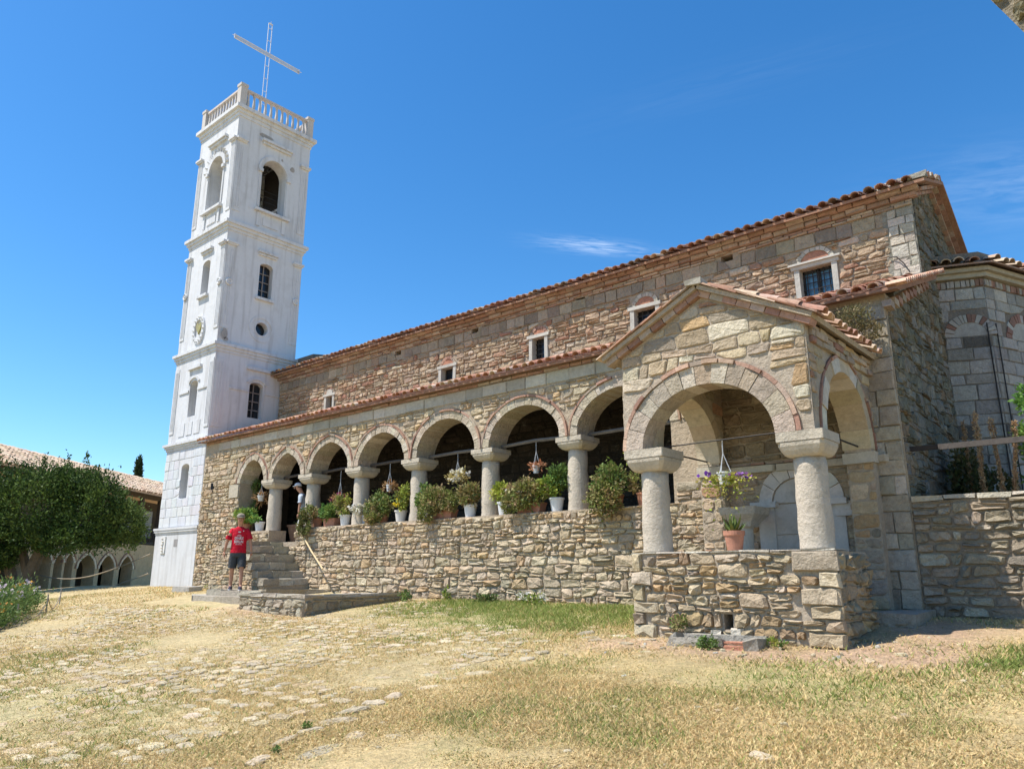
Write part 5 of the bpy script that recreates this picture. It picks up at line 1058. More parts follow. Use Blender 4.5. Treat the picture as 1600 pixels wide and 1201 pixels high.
def merge(ls):
    V, F, C, n = [], [], [], 0
    for v, f, c in ls: V.append(v); F.append(f + n); C.append(c); n += len(v)
    return np.concatenate(V), np.concatenate(F), np.concatenate(C)
def foliage(name, ls, parent, mat='leaf', kind=None): V, F, C = merge(ls); return fast_mesh(name, V, F, C, mat, parent, kind)
def stems(parent, base, tips, r=.006, col=(.16, .14, .07)):
    m = MB(col)
    for t in tips: b = np.array(base, float); t = np.array(t, float); m.tube([b, (b + t) / 2 + rng.normal(0, .02, 3), t], [r, r * .8, r * .4], 4)
    m.build('stems', 'bark', parent, kind='stuff')
G1 = [((.12, .20, .05), 4), ((.17, .25, .06), 3), ((.08, .13, .04), 3)]
GY = [((.36, .40, .06), 4), ((.26, .33, .05), 3), ((.46, .44, .10), 2)]
OL = [((.21, .25, .065), 5), ((.32, .25, .11), 3), ((.15, .17, .05), 3), ((.42, .28, .16), 2)]
DK = [((.07, .09, .03), 4), ((.11, .12, .04), 3), ((.17, .13, .06), 2)]
BR = [((.36, .20, .09), 4), ((.44, .26, .12), 3), ((.28, .15, .08), 2)]
BRG = [((.10, .24, .05), 4), ((.16, .30, .07), 3), ((.24, .34, .08), 2)]
WHf = [((.82, .80, .74), 4), ((.80, .74, .55), 1)]
def pot_round(parent, x, y, z, r0, r1, h, col, mat='plastic'):
    m = MB(col); m.lathe((x, y, z), [(r0, 0), (r0 + (r1 - r0) * .85, h * .86), (r1 * 1.0, h * .87), (r1 * 1.06, h * .88), (r1 * 1.06, h), (r1 * .95, h), (r1 * .9, h * .9)], 22); m.build('pot', mat, parent, smooth=False)
    s = MB((.08, .06, .04)); s.lathe((x, y, z + h * .88), [(r1 * .92, 0), (r1 * .5, .01)], 12); s.build('potting_soil', 'soil', parent)
def trough(parent, x, y, z, L, W_, h):
    m = MB((.42, .20, .13)); q = lambda l, w, zz: [(x + a * l / 2, y + b * w / 2, z + zz) for a, b in ((-1, -1), (1, -1), (1, 1), (-1, 1))]
    m.rings([q(L * .84, W_ * .8, 0), q(L * .97, W_ * .95, h * .84), q(L * 1.0, W_, h * .85), q(L * 1.0, W_, h), q(L * .93, W_ * .86, h), q(L * .9, W_ * .84, h * .85)]); m.build('pot', 'clay', parent)
def potted(label, x, kind, foliage_spec, y=10.95, z=PAR, rr=None, group='potted plants along the gallery parapet', col=(.66, .67, .68), flowers=None):
    t = thing('potted_plant', label, 'potted plant', (x, y, z), group)
    h = .25
    if kind == 'white': pot_round(t, x, y, z, .095, .135, h, col)
    elif kind == 'trough': trough(t, x, y, z, rr or .46, .2, .19); h = .18
    elif kind == 'clay': pot_round(t, x, y, z, .085, .12, .22, (.44, .21, .13), 'clay'); h = .22
    elif kind == 'bucket': pot_round(t, x, y, z, .085, .10, .20, (.28, .29, .31)); h = .2
    ls = []; tips = []
    for i, (dx, dy, dz, rad, n, pal, size, asp) in enumerate(foliage_spec):
        c = (x + dx, y + dy * 1.6 - .03, z + h + dz); ls.append(leaves(int(n * 1.5), c, [q * 1.08 for q in rad], size * 1.1, pal, clumps=max(14, n // 30), spread=.30, aspect=asp, seed=int(abs(x) * 100) + i)); tips += [(c[0] + random.uniform(-.7, .7) * rad[0], c[1] + random.uniform(-.7, .7) * rad[1], c[2] + random.uniform(-.2, .7) * rad[2]) for _ in range(7)]
    stems(t, (x, y, z + h - .03), tips); foliage('foliage', ls, t)
    if flowers:
        n, pal, (dx, dy, dz), rad = flowers; foliage('flowers', [leaves(n, (x + dx, y + dy - .04, z + h + dz), rad, .045, pal, clumps=max(4, n // 9), spread=.16, aspect=1.0, seed=int(abs(x) * 10))], t, 'petal', kind='stuff')
    return t
z0 = PAR
potted('bright green bushy plant in a terracotta pot in the first arch above the red shirt', -19.02, 'clay', [(0, -.05, .22, (.36, .22, .17), 900, BRG + GY, .07, .4), (.25, -.1, .2, (.2, .15, .14), 300, BRG, .07, .4)])
potted('white pot with green leaves and one yellow flower beside the first gallery column', -18.38, 'white', [(-.05, -.05, .08, (.17, .12, .10), 260, BRG, .06, .4)], flowers=(10, [((.8, .7, .1), 1)], (-.18, -.12, .08), (.04, .03, .03)))
potted('dark trailing shrub spilling over the wall left in the third arch', -15.86, 'clay', [(.02, -.16, .12, (.22, .16, .20), 700, DK + OL, .05, .6), (-.02, -.22, -.18, (.20, .10, .26), 700, DK + OL, .05, .6)], y=11.0)
potted('ribbed terracotta trough with fresh green foliage in the third arch', -15.2, 'trough', [(0, -.04, .18, (.28, .17, .18), 900, G1 + BRG, .065, .4)])
potted('white pot with yellow-green bush right against the third gallery column', -14.68, 'white', [(-.02, -.03, .22, (.22, .15, .24), 800, GY + OL, .055, .45)])
potted('grey metal bucket of white flowers and pale stems in the fourth arch', -13.9, 'bucket', [(-.12, -.05, .1, (.22, .12, .14), 350, [((.34, .34, .25), 3), ((.26, .28, .16), 2)], .05, .3)], flowers=(190, WHf, (-.2, -.1, .16), (.28, .12, .13)))
potted('wide olive-green and reddish bush without visible pot in the fourth arch', -13.3, 'clay', [(0, -.06, .16, (.34, .19, .24), 1300, OL + G1, .06, .5), (-.08, -.15, -.1, (.26, .12, .12), 600, OL, .05, .5)])
potted('bulbous white pot with yellow flowers left of the fourth gallery column', -12.72, 'white', [(.12, -.03, .30, (.14, .12, .28), 520, OL + GY, .06, .5)], col=(.62, .60, .57), flowers=(60, [((.75, .62, .06), 1)], (.0, -.1, .16), (.10, .06, .08)))
potted('narrow white pot with deep green leaves right of the fourth gallery column', -11.93, 'white', [(.0, -.03, .22, (.2, .13, .25), 520, G1, .055, .7)])
potted('terracotta trough under a very large olive-brown bush in the fifth arch', -11.36, 'trough', [(-.12, -.08, .20, (.38, .2, .26), 1700, OL, .06, .5), (.30, -.05, .16, (.22, .15, .18), 500, OL, .06, .5), (-.22, -.16, -.08, (.2, .12, .14), 400, DK + OL, .05, .5)], rr=.62)
potted('plain white pot with brown-tipped upright plant left of the fifth gallery column', -10.62, 'white', [(0, -.02, .19, (.26, .14, .22), 900, OL + [((.40, .27, .14), 3)], .07, .4)])
potted('white pot with lemon-yellow upright leaves right of the fifth gallery column', -9.72, 'white', [(0, -.03, .16, (.21, .13, .19), 620, GY, .065, .4)])
potted('long terracotta trough of broad brownish bush dotted with white flowers in the sixth arch', -9.05, 'trough', [(0, -.08, .18, (.42, .2, .24), 1700, OL + [((.35, .26, .14), 2)], .065, .5), (-.25, -.18, .0, (.2, .1, .15), 400, OL, .05, .5)], rr=.62, flowers=(16, WHf, (-.25, -.15, .25), (.3, .1, .22)))
potted('large white pot with tall bright and bluish green foliage left of the sixth gallery column', -8.44, 'white', [(-.12, -.04, .2, (.28, .15, .18), 700, GY + BRG, .06, .5), (.06, 0, .36, (.2, .15, .22), 700, G1, .06, .4)])
potted('big round bush spilling over the parapet in the last arch beside the porch', -7.15, 'clay', [(0, -.10, .20, (.34, .22, .28), 1500, G1 + OL, .055, .5), (.0, -.22, -.10, (.30, .12, .26), 1200, OL, .05, .6)], flowers=(3, WHf, (-.32, -.12, .25), (.04, .03, .04)))
potted('reddish terracotta pot with small olive bush half hidden behind the left porch column', -6.62, 'clay', [(0, -.03, .15, (.22, .14, .2), 450, OL + [((.35, .2, .12), 3)], .05, .5)])
# square planter inside the entrance
t = thing('square_planter', 'tapered brown square planter on the gallery floor in the entrance arch', 'planter', (-17.42, 11.65, 2.3)); m = MB((.22, .13, .08)); q = lambda w, zz: [(-17.42 + a * w, 11.65 + b * w, zz) for a, b in ((-1, -1), (1, -1), (1, 1), (-1, 1))]
m.rings([q(.2, 2.3), q(.28, 2.78), q(.3, 2.79), q(.3, 2.84), q(.26, 2.84)]); m.build('planter_box', 'clay', t); foliage('foliage', [leaves(120, (-17.42, 11.65, 2.9), (.2, .2, .08), .06, DK, seed=5)], t)
# climbing ivy on the inside of the first arch
t = thing('climbing_plant', 'thin green climber on the inner jamb of the first gallery arch', 'climbing plant', (-19.2, 11.25, 2.7)); foliage('foliage', [leaves(300, (-19.15, 11.2, 3.9), (.12, .15, .22), .05, G1, seed=9), leaves(200, (-19.2, 11.2, 3.3), (.07, .15, .5), .05, G1, seed=10)], t); stems(t, (-19.24, 11.2, 2.7), [(-19.22, 11.2, 3.5), (-19.2, 11.15, 4.1)])

def basket(label, x, y, zb, pal, n, rad, hookz, pot=.07, flowers=None, size=.06, asp=.4, hang=.5, dz=.12):
    t = thing('hanging_basket', label, 'hanging basket', (x, y, zb), 'hanging flower baskets under the arches')
    m = MB((.66, .67, .66)); m.lathe((x, y, zb), [(pot * .72, 0), (pot, .13), (pot * 1.08, .132), (pot * 1.08, .15), (pot * .9, .15)], 16); m.build('pot', 'plastic', t)
    m = MB((.6, .62, .64))
    for k in range(3): a = k * 2.09 + .4; m.tube([(x + pot * math.cos(a), y + pot * math.sin(a), zb + .14), (x, y, zb + .14 + (hookz - zb - .14) * .62)], .005, 4)
    m.tube([(x, y, zb + .14 + (hookz - zb - .14) * .6), (x, y, hookz), (x + .012, y, hookz + .025)], .006, 4); m.build('hanger', 'plastic', t)
    foliage('foliage', [leaves(n, (x, y, zb + dz), rad, size, pal, clumps=max(8, n // 22), hang=hang, aspect=asp, seed=int(abs(x) * 50), shell=.35)], t)
    if flowers: k, fp = flowers; foliage('flowers', [leaves(k, (x, y, zb + dz), (rad[0] * 1.05, rad[1] * 1.05, rad[2]), .05, fp, clumps=max(5, k // 8), spread=.14, aspect=1.0, seed=3 + int(abs(x)))], t, 'petal', kind='stuff')
hy = GALY + .35
basket('hanging basket of dried straw-coloured stalks in the first arch', -18.68, 11.1, 3.50, [((.50, .30, .14), 3), ((.42, .24, .11), 2)], 150, (.24, .16, .14), 4.0, size=.15, asp=.10, pot=.09)
basket('hanging basket with brown stems and magenta flowers in the third arch', -15.22, hy, 3.22, BR, 420, (.34, .2, .17), 4.0, flowers=(50, [((.45, .03, .25), 1), ((.25, .02, .12), 1)]))
basket('hanging basket of withered tan leaves in the fourth arch', -13.38, hy, 3.40, BR + [((.5, .34, .18), 3)], 330, (.30, .16, .13), 4.04, size=.07)
basket('hanging basket overflowing with white petunias in the fifth arch', -11.20, hy, 3.46, [((.50, .42, .16), 3), ((.58, .46, .22), 2)], 420, (.30, .18, .13), 4.05, flowers=(170, WHf))
basket('hanging basket of short orange-brown dead leaves in the sixth arch', -9.08, hy, 3.45, [((.46, .20, .10), 3), ((.5, .28, .16), 2)], 230, (.20, .14, .07), 4.05, dz=.16)
basket('small hanging basket with pink and yellow-green leaves in the last arch by the porch', -6.78, hy, 3.52, GY + [((.45, .2, .12), 2)], 260, (.30, .14, .12), 4.05, flowers=(18, [((.5, .05, .15), 1)]))
basket('hanging basket with trailing yellow-green vines and purple flowers under the porch arch', -4.12, 8.72, 2.66, GY + [((.46, .36, .14), 3), ((.36, .2, .1), 1)], 560, (.40, .18, .055), 3.19, pot=.085, flowers=(40, [((.16, .04, .35), 2), ((.35, .18, .45), 1)]), size=.042, asp=.7, hang=.9, dz=.09)

# agave in a clay pot on the porch wall
t = thing('agave_pot', 'terracotta pot with a spiky green agave standing on the porch base wall', 'potted plant', (-4.0, 8.62, PB))
m = MB((.44, .21, .14)); m.lathe((-4.0, 8.62, PB + .006), [(.085, 0), (.115, .18), (.125, .181), (.128, .235), (.112, .235)], 22); m.build('pot', 'clay', t)
for k in range(26):
    a = random.uniform(0, 6.283); el = random.uniform(.25, 1.35); L = random.uniform(.16, .27); d = np.array((math.cos(a) * math.cos(el), math.sin(a) * math.cos(el), math.sin(el))); s = np.array((-math.sin(a), math.cos(a), 0)); p = np.array((-4.0, 8.62, PB + .21)); n_ = np.cross(s, d); c = random.choice([(.10, .17, .05), (.08, .13, .04), (.17, .22, .06)]); m = MB(c)
    m.rings([[p + d * L * t_ - s * w + n_ * (-droop) , p + d * L * t_ + n_ * (-droop - w * .5), p + d * L * t_ + s * w + n_ * (-droop)] for t_, w, droop in ((0, .018, 0), (.4, .022, .0), (.75, .012, .02), (1, .001, .055))], cap=True); m.build('leaf', 'leaf', t)
# shrub growing on the roof corner, weeds, flower clumps at the wall foot
t = thing('roof_shrub', 'dry olive-green shrub growing out of the masonry between porch roof and gallery eave', 'shrub', (-2.95, 10.6, 4.8)); stems(t, (-2.95, 10.7, 4.75), [(-3.1, 10.5, 5.1), (-2.8, 10.45, 4.95), (-2.75, 10.5, 4.7), (-3.0, 10.4, 4.9)])
foliage('foliage', [leaves(1500, (-2.96, 10.52, 4.97), (.30, .16, .20), .035, [((.20, .18, .08), 3), ((.15, .15, .06), 2), ((.28, .21, .11), 2)], clumps=60, seed=31), leaves(600, (-2.72, 10.52, 4.78), (.16, .12, .13), .035, [((.22, .19, .09), 3), ((.3, .23, .12), 2)], clumps=30, seed=32)], t)
def weed(name, label, cat, x, y, rad, n, pal, size=.05, z=None, fl=None, asp=.5, group=None):
    z = G(x, y) if z is None else z; t = thing(name, label, cat, (x, y, z), group); stems(t, (x, y, z), [(x + random.uniform(-.5, .5) * rad[0], y + random.uniform(-.5, .5) * rad[1], z + rad[2]) for _ in range(5)], r=.003)
    foliage('foliage', [leaves(n, (x, y, z + rad[2] * .75), rad, size, pal, clumps=max(6, n // 14), aspect=asp, seed=int(abs(x) * 30), shell=.2)], t)
    if fl: foliage('flowers', [leaves(fl[0], (x, y, z + rad[2]), (rad[0], rad[1], rad[2] * .7), .035, fl[1], clumps=max(4, fl[0] // 6), spread=.15, aspect=1, seed=8)], t, 'petal', kind='stuff')
weed('weed', 'small green weed at the far end of the low L-shaped wall', 'weed', -11.85, 10.4, (.14, .12, .16), 200, G1)
weed('weed', 'dark green leafy clump at the foot of the gallery wall', 'weed', -9.75, 10.55, (.26, .14, .10), 320, G1 + DK, .06)
weed('flower_clump', 'low clump of small white flowers at the foot of the gallery wall', 'flowers', -8.65, 10.5, (.38, .16, .14), 380, G1 + GY, .045, fl=(120, WHf))
weed('weed', 'tuft of weeds growing on the wall face above the stone trough', 'weed', -4.62, 8.30, (.13, .05, .10), 220, OL + G1, .04, z=.98)
weed('weed', 'green weeds growing in front of the stone trough', 'weed', -4.05, 7.90, (.17, .08, .07), 320, G1, .035)
weed('weed', 'green weeds at the right end of the stone trough', 'weed', -3.42, 8.22, (.12, .06, .05), 120, G1 + GY, .04)
weed('weed', 'small dark weed beside the kerb stones in the foreground', 'weed', -5.45, 3.80, (.05, .05, .035), 90, G1, .025)
weed('weed', 'tiny weed nearest the bottom edge among the kerb stones', 'weed', -5.15, 3.34, (.05, .05, .03), 80, G1, .025)
weed('weed', 'weed at the foot of the tower beside the stone block', 'weed', -19.7, 10.4, (.14, .12, .12), 150, OL + GY, .05)
weed('weed', 'fern-like tuft in a joint low on the gallery wall', 'weed', -11.0, 10.68, (.12, .05, .16), 120, GY + G1, .05)
# terrace plants: dry stalks and a green shrub
for i, (x, y, h, lean, lab) in enumerate(((-1.93, 12.0, 1.30, (.03, 0), 'tallest dry rust-brown flower stalk behind the timber rail'), (-1.70, 12.05, 1.20, (-.03, 0), 'second dry rust-brown stalk with a bend near its tip'), (-1.58, 11.9, 1.12, (.14, .05), 'dry pale branching stalk leaning right behind the timber rail'), (-2.16, 12.6, 1.30, (.0, 0), 'faint dry stalk in the shade nearest the church wall'), (-2.02, 12.7, 1.22, (.02, 0), 'thin dry stalk in shade just left of the tallest stalk'))):
    t = thing('dry_stalk', lab, 'dry plant', (x, y, 2.45), 'dry flower stalks on the terrace'); top = (x + lean[0], y + lean[1], 2.45 + h); m = MB((.34, .20, .11)); m.tube([(x, y, 2.4), (x + lean[0] * .3 + .015, y, 2.45 + h * .5), top], [.012, .009, .004], 5); m.build('stem', 'bark', t)
    L = [leaves(int(120), tuple(np.array((x, y, 2.45)) * (1 - s) + np.array(top) * s), (.028 + .014 * math.sin(s * 9), .028, h * .05), .026, [((.46, .29, .15), 3), ((.36, .21, .11), 2), ((.60, .45, .27), 3)], clumps=10, seed=i * 30 + int(s * 20), shell=.1) for s in np.linspace(.05, .98, 14)]
    foliage('foliage', L, t)
t = thing('green_shrub', 'bright green leafy shrub on the terrace at the right edge', 'shrub', (-1.18, 12.1, 2.45)); stems(t, (-1.18, 12.1, 2.45), [(-1.3, 12, 3.6), (-1.1, 12, 3.9), (-1.35, 12.1, 3.1), (-1.0, 12.1, 3.4), (-1.2, 12, 4.0)], r=.012)
foliage('foliage', [leaves(700, (-1.22, 12.1, 3.85), (.20, .2, .26), .075, [((.12, .26, .05), 3), ((.18, .33, .08), 2)], clumps=26, seed=41), leaves(700, (-1.28, 12.1, 3.35), (.22, .2, .22), .07, BRG, clumps=24, seed=42), leaves(700, (-1.1, 12.15, 2.9), (.35, .25, .4), .07, G1, clumps=30, seed=43), leaves(900, (-.6, 12.3, 3.3), (.5, .4, .8), .08, BRG, clumps=40, seed=44)], t)
t = thing('shaded_bush', 'very dark bush in the shaded corner behind the retaining wall', 'shrub', (-2.2, 12.7, 2.45)); foliage('foliage', [leaves(1800, (-2.25, 12.9, 2.95), (.22, .5, .5), .07, DK, clumps=50, seed=51), leaves(900, (-1.9, 12.6, 2.75), (.28, .4, .28), .07, DK, clumps=30, seed=52)], t); stems(t, (-2.2, 12.7, 2.4), [(-2.2, 12.7, 3.2), (-2.1, 12.6, 3.0)])

# pole leaning on the parapet
m = MB((.62, .48, .28)); m.tube([(-16.10, 10.72, 2.56), (-15.3, 10.50, 2.10), (-14.60, 10.34, 1.70)], .019, 8); o = m.build('leaning_pole', 'wood'); tag(o, 'pale bamboo pole leaning against the parapet beside the stairs', 'pole')

# ================================================================== LEFT SIDE: monastery wing, trees, flower bed
u = np.array((-.6245, .7810, 0)); u /= np.linalg.norm(u)       # along the wing, away from the camera
n_w = np.array((u[1], -u[0], 0))                               # faces the yard
Q0 = np.array((-47.4, 18.9, 0)); s_of = lambda P: float((np.array(P) - Q0) @ u)
wing = thing('monastery_wing', 'distant stone wing with pointed arches below, dark timber gallery above and tiled roof', 'building', (-47, 18, .6))
WM = (.52, .38, .22); sa, sb = -26.0, 15.0
mids = [(-8.6, .8, 1.9), (-6.15, .55, 2.1), (-5.03, .36, 2.15), (-4.13, .36, 2.15), (-2.53, .84, 1.85), (-.5, .78, 1.85), (1.55, .73, 1.85)]
aops = [(c - w, c + w, const(.5), arch_fn(c, w + .001, hh, 2.62 - hh, .35), 12) for c, w, hh in mids]
m = MB(WM); wall_with_openings(m, Q0, u, n_w, sa, sb, const(-.4), const(3.35), .7, aops, WM); ww = m.build('arcade_wall', 'stone', wing)
for c, w, hh in mids:
    voussoirs(ww, Q0, u, n_w, c, w, hh, 2.62 - hh, .16, .1, 9, [((.68, .56, .40), 3), ((.60, .49, .34), 2)], proud=.04, pt=.35, name='voussoir', gap=.02)
    voussoirs(ww, Q0, u, n_w, c, w + .17, hh, 2.79 - hh, .06, .1, 9, [((.34, .2, .13), 1)], proud=.07, pt=.35, name='arch_brick', mat='brick', gap=.02)
m = MB((.16, .13, .10)); P = lambda s, d, z: Q0 + u * s + n_w * d + np.array((0, 0, z))
def wbox(m, s0, s1, d0, d1, za, zb, col=None): v = [P(s, d, z) for z in (za, zb) for d in (d0, d1) for s in (s0, s1)]; m.add(v, [(0, 2, 3, 1), (4, 5, 7, 6), (0, 1, 5, 4), (2, 6, 7, 3), (0, 4, 6, 2), (1, 3, 7, 5)], col)
wbox(m, sa, sb, -3.6, -3.4, -.4, 6.6); wbox(m, sb - .2, sb, -3.399, -.701, -.4, 6.5); m.n; m.build('rear_wall', 'mortar', wing)
m = MB((.10, .08, .06)); wbox(m, sa, sb, -3.4, -.05, 3.2, 3.36); m.build('gallery_floor', 'wood', wing)
m = MB((.09, .07, .055)); wbox(m, sa, sb, -.35, -.15, 6.25, 6.6); m.build('eave_beam', 'wood', wing)
for k in range(16):
    m = MB((.09, .07, .055)); s = -24 + k * 2.25; wbox(m, s - .11, s + .11, -.36, -.14, 3.36, 6.25); m.build('gallery_post', 'wood', wing)
    if s > 0: m = MB((.34, .33, .31)); wbox(m, s + .5, s + 1.7, -1.6, -1.55, 3.9, 5.7); m.build('pale_panel', 'plaster', wing)
for k in range(15):
    s = -24 + k * 2.25 + .11; m = MB((.09, .07, .055)); wbox(m, s, s + 2.03, -.28, -.22, 4.30, 4.38); wbox(m, s, s + 2.03, -.28, -.22, 3.46, 3.53)
    for q in range(3): a = s + .1 + q * .65; m.tube([P(a, -.25, 3.5), P(a + .55, -.25, 4.32)], .03, 4); m.tube([P(a + .55, -.25, 3.5), P(a, -.25, 4.32)], .03, 4)
    m.build('railing', 'iron', wing)
m = MB((.5, .34, .23)); eL, eZ, rD, rZ = .75, 6.45, -2.6, 8.0
v = [P(s, d, z) for s in (sa - .5, sb) for d, z in ((eL, eZ), (rD, rZ), (rD - 3, 6.5), (rD - 3, 6.4), (rD, rZ - .12), (eL, eZ - .08))]; m.add(v, [tuple(range(6)), tuple(range(11, 5, -1))] + [(i, (i + 1) % 6, (i + 1) % 6 + 6, i + 6) for i in range(6)]); wr = m.build('roof', 'tile', wing)
sv = (P(0, rD, rZ) - P(0, eL, eZ)); LL = float(np.linalg.norm(sv)); sv /= LL
barrel_tiles(wr, P(sa, eL, eZ), u, sv, sb - sa, LL, pitch=.30, tl=.55, step=.44, r=.13, pal=PAL_TILE2, seg=4)

def tree(name, label, cat, base, trunk, crowns, n, size, pal, group=None, rough_=True, up=.3, asp=.5):
    t = thing(name, label, cat, base, group); m = MB((.15, .115, .08))
    for path, r in trunk: m.tube(path, r, 8)
    m.build('trunk', 'bark', t, kind='stuff' if False else None)
    ls = []; 
    for i, (c, rad, fr, p2) in enumerate(crowns): ls.append(leaves(int(n * fr), c, rad, size, p2 or pal, clumps=int(110 * fr ** .5 + 20), spread=.26, aspect=asp, up=up, seed=i + 100, shell=.6))
    foliage('crown', ls, t); return t
TG = [((.045, .085, .018), 4), ((.075, .13, .028), 3), ((.03, .052, .014), 3), ((.14, .20, .045), 1.5)]
bt = np.array((-29.0, 9.0, .9))
dR = np.array((.755, .656, 0)); dF = np.array((-.656, .755, 0))
def at(a, b, z): q = bt + dR * a + dF * b; return (float(q[0]), float(q[1]), z)
tree('bay_tree', 'broad dense dark green tree with a leaning pale trunk at the left edge', 'tree', tuple(bt), 
     [([at(.2, 0, .6), at(-.05, 0, 1.5), at(.3, 0, 2.6), at(.8, 0, 3.4)], [.28, .22, .16, .08]), ([at(-.5, .2, .6), at(-.7, .1, 1.6), at(-1.2, 0, 2.8)], [.22, .18, .09]), ([at(-.05, 0, 1.5), at(-.6, .2, 2.6), at(-1.6, .1, 3.6)], [.16, .12, .06])],
     [(at(-.3, 0, 3.8), (2.0, 1.5, 1.5), .35, None), (at(1.9, -.1, 3.6), (1.25, 1.1, 1.3), .25, None), (at(-2.4, .2, 3.6), (1.9, 1.4, 1.5), .3, None), (at(2.9, .1, 3.2), (.72, .7, .85), .10, [((.10, .15, .035), 2), ((.14, .19, .05), 1)]), (at(.9, .2, 4.5), (1.1, .9, .7), .12, None), (at(-1.2, -.5, 2.5), (1.6, 1.0, .6), .13, None), (at(-3.2, .2, 4.3), (1.6, 1.0, .8), .1, None), (at(-2.6, -.3, 1.9), (1.3, .9, 1.0), .2, None), (at(1.0, -.3, 2.65), (1.7, .9, .5), .12, None), (at(-1.3, -.2, 2.1), (1.0, .8, .5), .08, None)], 46000, .10, TG, up=.5, asp=.45)
# upright sprigs poking out of the crown
o = bpy.data.objects['crown']; sp = []
for k in range(26):
    a = random.uniform(-4.0, 2.3); b_ = at(a, random.uniform(-.6, .4), 5.1 - .06 * a + random.uniform(-.2, .35) - (.5 if a > 1.8 else 0)); sp.append(leaves(70, b_, (.09, .09, .32), .09, TG, clumps=12, seed=300 + k, spread=.5, shell=.1))
foliage('upper_sprigs', sp, bpy.data.objects['bay_tree'])
q = Q0 + u * 30 - n_w * 4; cyx = np.array((-72.0, 30.0, 0))
tree('cypress', 'slim dark cypress seen far off above the tiled roof of the wing', 'tree', (cyx[0], cyx[1], .6), [([(cyx[0], cyx[1], .4), (cyx[0], cyx[1], 12)], [.25, .1])], [((cyx[0], cyx[1], 3.4 + 1.1 * k), (.85 - .08 * k, .85 - .08 * k, 1.0), .12, None) for k in range(8)], 9000, .22, [((.03, .05, .02), 3), ((.045, .07, .03), 2)], up=1.2)
# flower bed at the left edge
fb = thing('flower_bed', 'bushy flower bed with pale pink and yellow blooms at the left edge of the yard', 'flower bed', (-19.5, 6.0, .6))
ls = []; fl = []
for k, (x, y, h, r) in enumerate(((-17.9, 4.95, .55, .5), (-18.6, 5.2, .75, .55), (-19.3, 5.6, .85, .6), (-20.0, 5.9, .85, .55), (-20.6, 6.3, .65, .5), (-21.4, 6.5, .6, .5), (-19.8, 5.2, 1.0, .6), (-17.3, 4.6, .4, .4), (-18.5, 4.6, .8, .6))):
    z = G(x, y); ls.append(leaves(1300, (x, y, z + h * .5), (r, r, h * .55), .09, [((.16, .24, .07), 3), ((.10, .17, .05), 3), ((.24, .30, .10), 1)], clumps=60, up=.9, seed=400 + k, shell=.3, aspect=.25)); fl.append(leaves(60, (x, y, z + h * .85), (r * .9, r * .9, h * .3), .055, [((.60, .50, .56), 3), ((.68, .62, .64), 2)] if k % 3 else [((.70, .45, .08), 1), ((.6, .3, .08), 1)], clumps=14, spread=.12, aspect=1, seed=500 + k, shell=.4))
foliage('foliage', ls, fb); foliage('flowers', fl, fb, 'petal', kind='stuff')
t = thing('rope_fence', 'thin sagging rope strung between low stakes along the flower bed', 'rope fence', (-19.5, 5.6, .6))
st_ = [(-16.2, 4.2), (-18.3, 5.55), (-20.3, 6.75), (-22.0, 7.6)]; m = MB()
for a, b in zip(st_, st_[1:]): m.tube([(a[0] + (b[0] - a[0]) * k / 8, a[1] + (b[1] - a[1]) * k / 8, G(*a) + (.36 - .3 * math.sin(math.pi * k / 8))) for k in range(9)], .012, 5)
m.build('rope', 'rope', t)
for a in st_: m = MB((.35, .33, .3)); m.tube([(a[0], a[1], G(*a) - .1), (a[0], a[1], G(*a) + .42)], .016, 6); m.build('stake', 'wood', t)
m = MB(); 
for zz in (1.55, .95): m.tube([np.array((-42.5, 13.5, zz)) * (1 - k / 12) + np.array((-24.75, 11.0, zz + .65)) * (k / 12) + np.array((0, 0, -.45 * math.sin(math.pi * k / 12))) for k in range(13)], .022, 5)
o = m.build('rope_line', 'rope', kind='stuff'); tag(o, 'two sagging ropes strung across in front of the pointed arches', 'rope')
# near stone arch overhead, only its corner in view
ga = thing('gateway_arch', 'rough stone underside of a near gateway arch cutting the top right corner', 'archway', (1.2, 5.6, 0))
def gp(a, z): return np.array((-.70, 5.35, 0)) + np.array((.93, -.36, 0)) * a + np.array((0, 0, z))
cst = MB((.20, .17, .12)); cA, rA = -.72, 2.1
pts = [(.27, 5.50), (.34, 5.25), (.41, 5.09), (.49, 4.90), (.65, 4.50), (.90, 4.0), (1.2, 3.2), (1.35, 2.4), (1.35, .4), (2.2, .4), (2.2, 6.6), (.27, 6.6)]
cst.prism([gp(a, z) for a, z in pts], (.62, .62, .35)); gc = cst.build('arch_core', 'moss', ga)
rubble(gc, gp(0, 0), (.9325, -.361, 0), (-.361, -.9325, 0), .27, 2.2, .4, 6.6, .10, .06, [((.26, .23, .15), 3), ((.20, .18, .11), 3), ((.30, .24, .16), 2), ((.33, .2, .14), 1)], inside=lambda a, z: (a - .34) * 2.35 + (z - 5.25) < .02 if z > 4.4 else a < 1.36, depth=.03, rough=.8, wob=.5, seed=60, mat='moss')

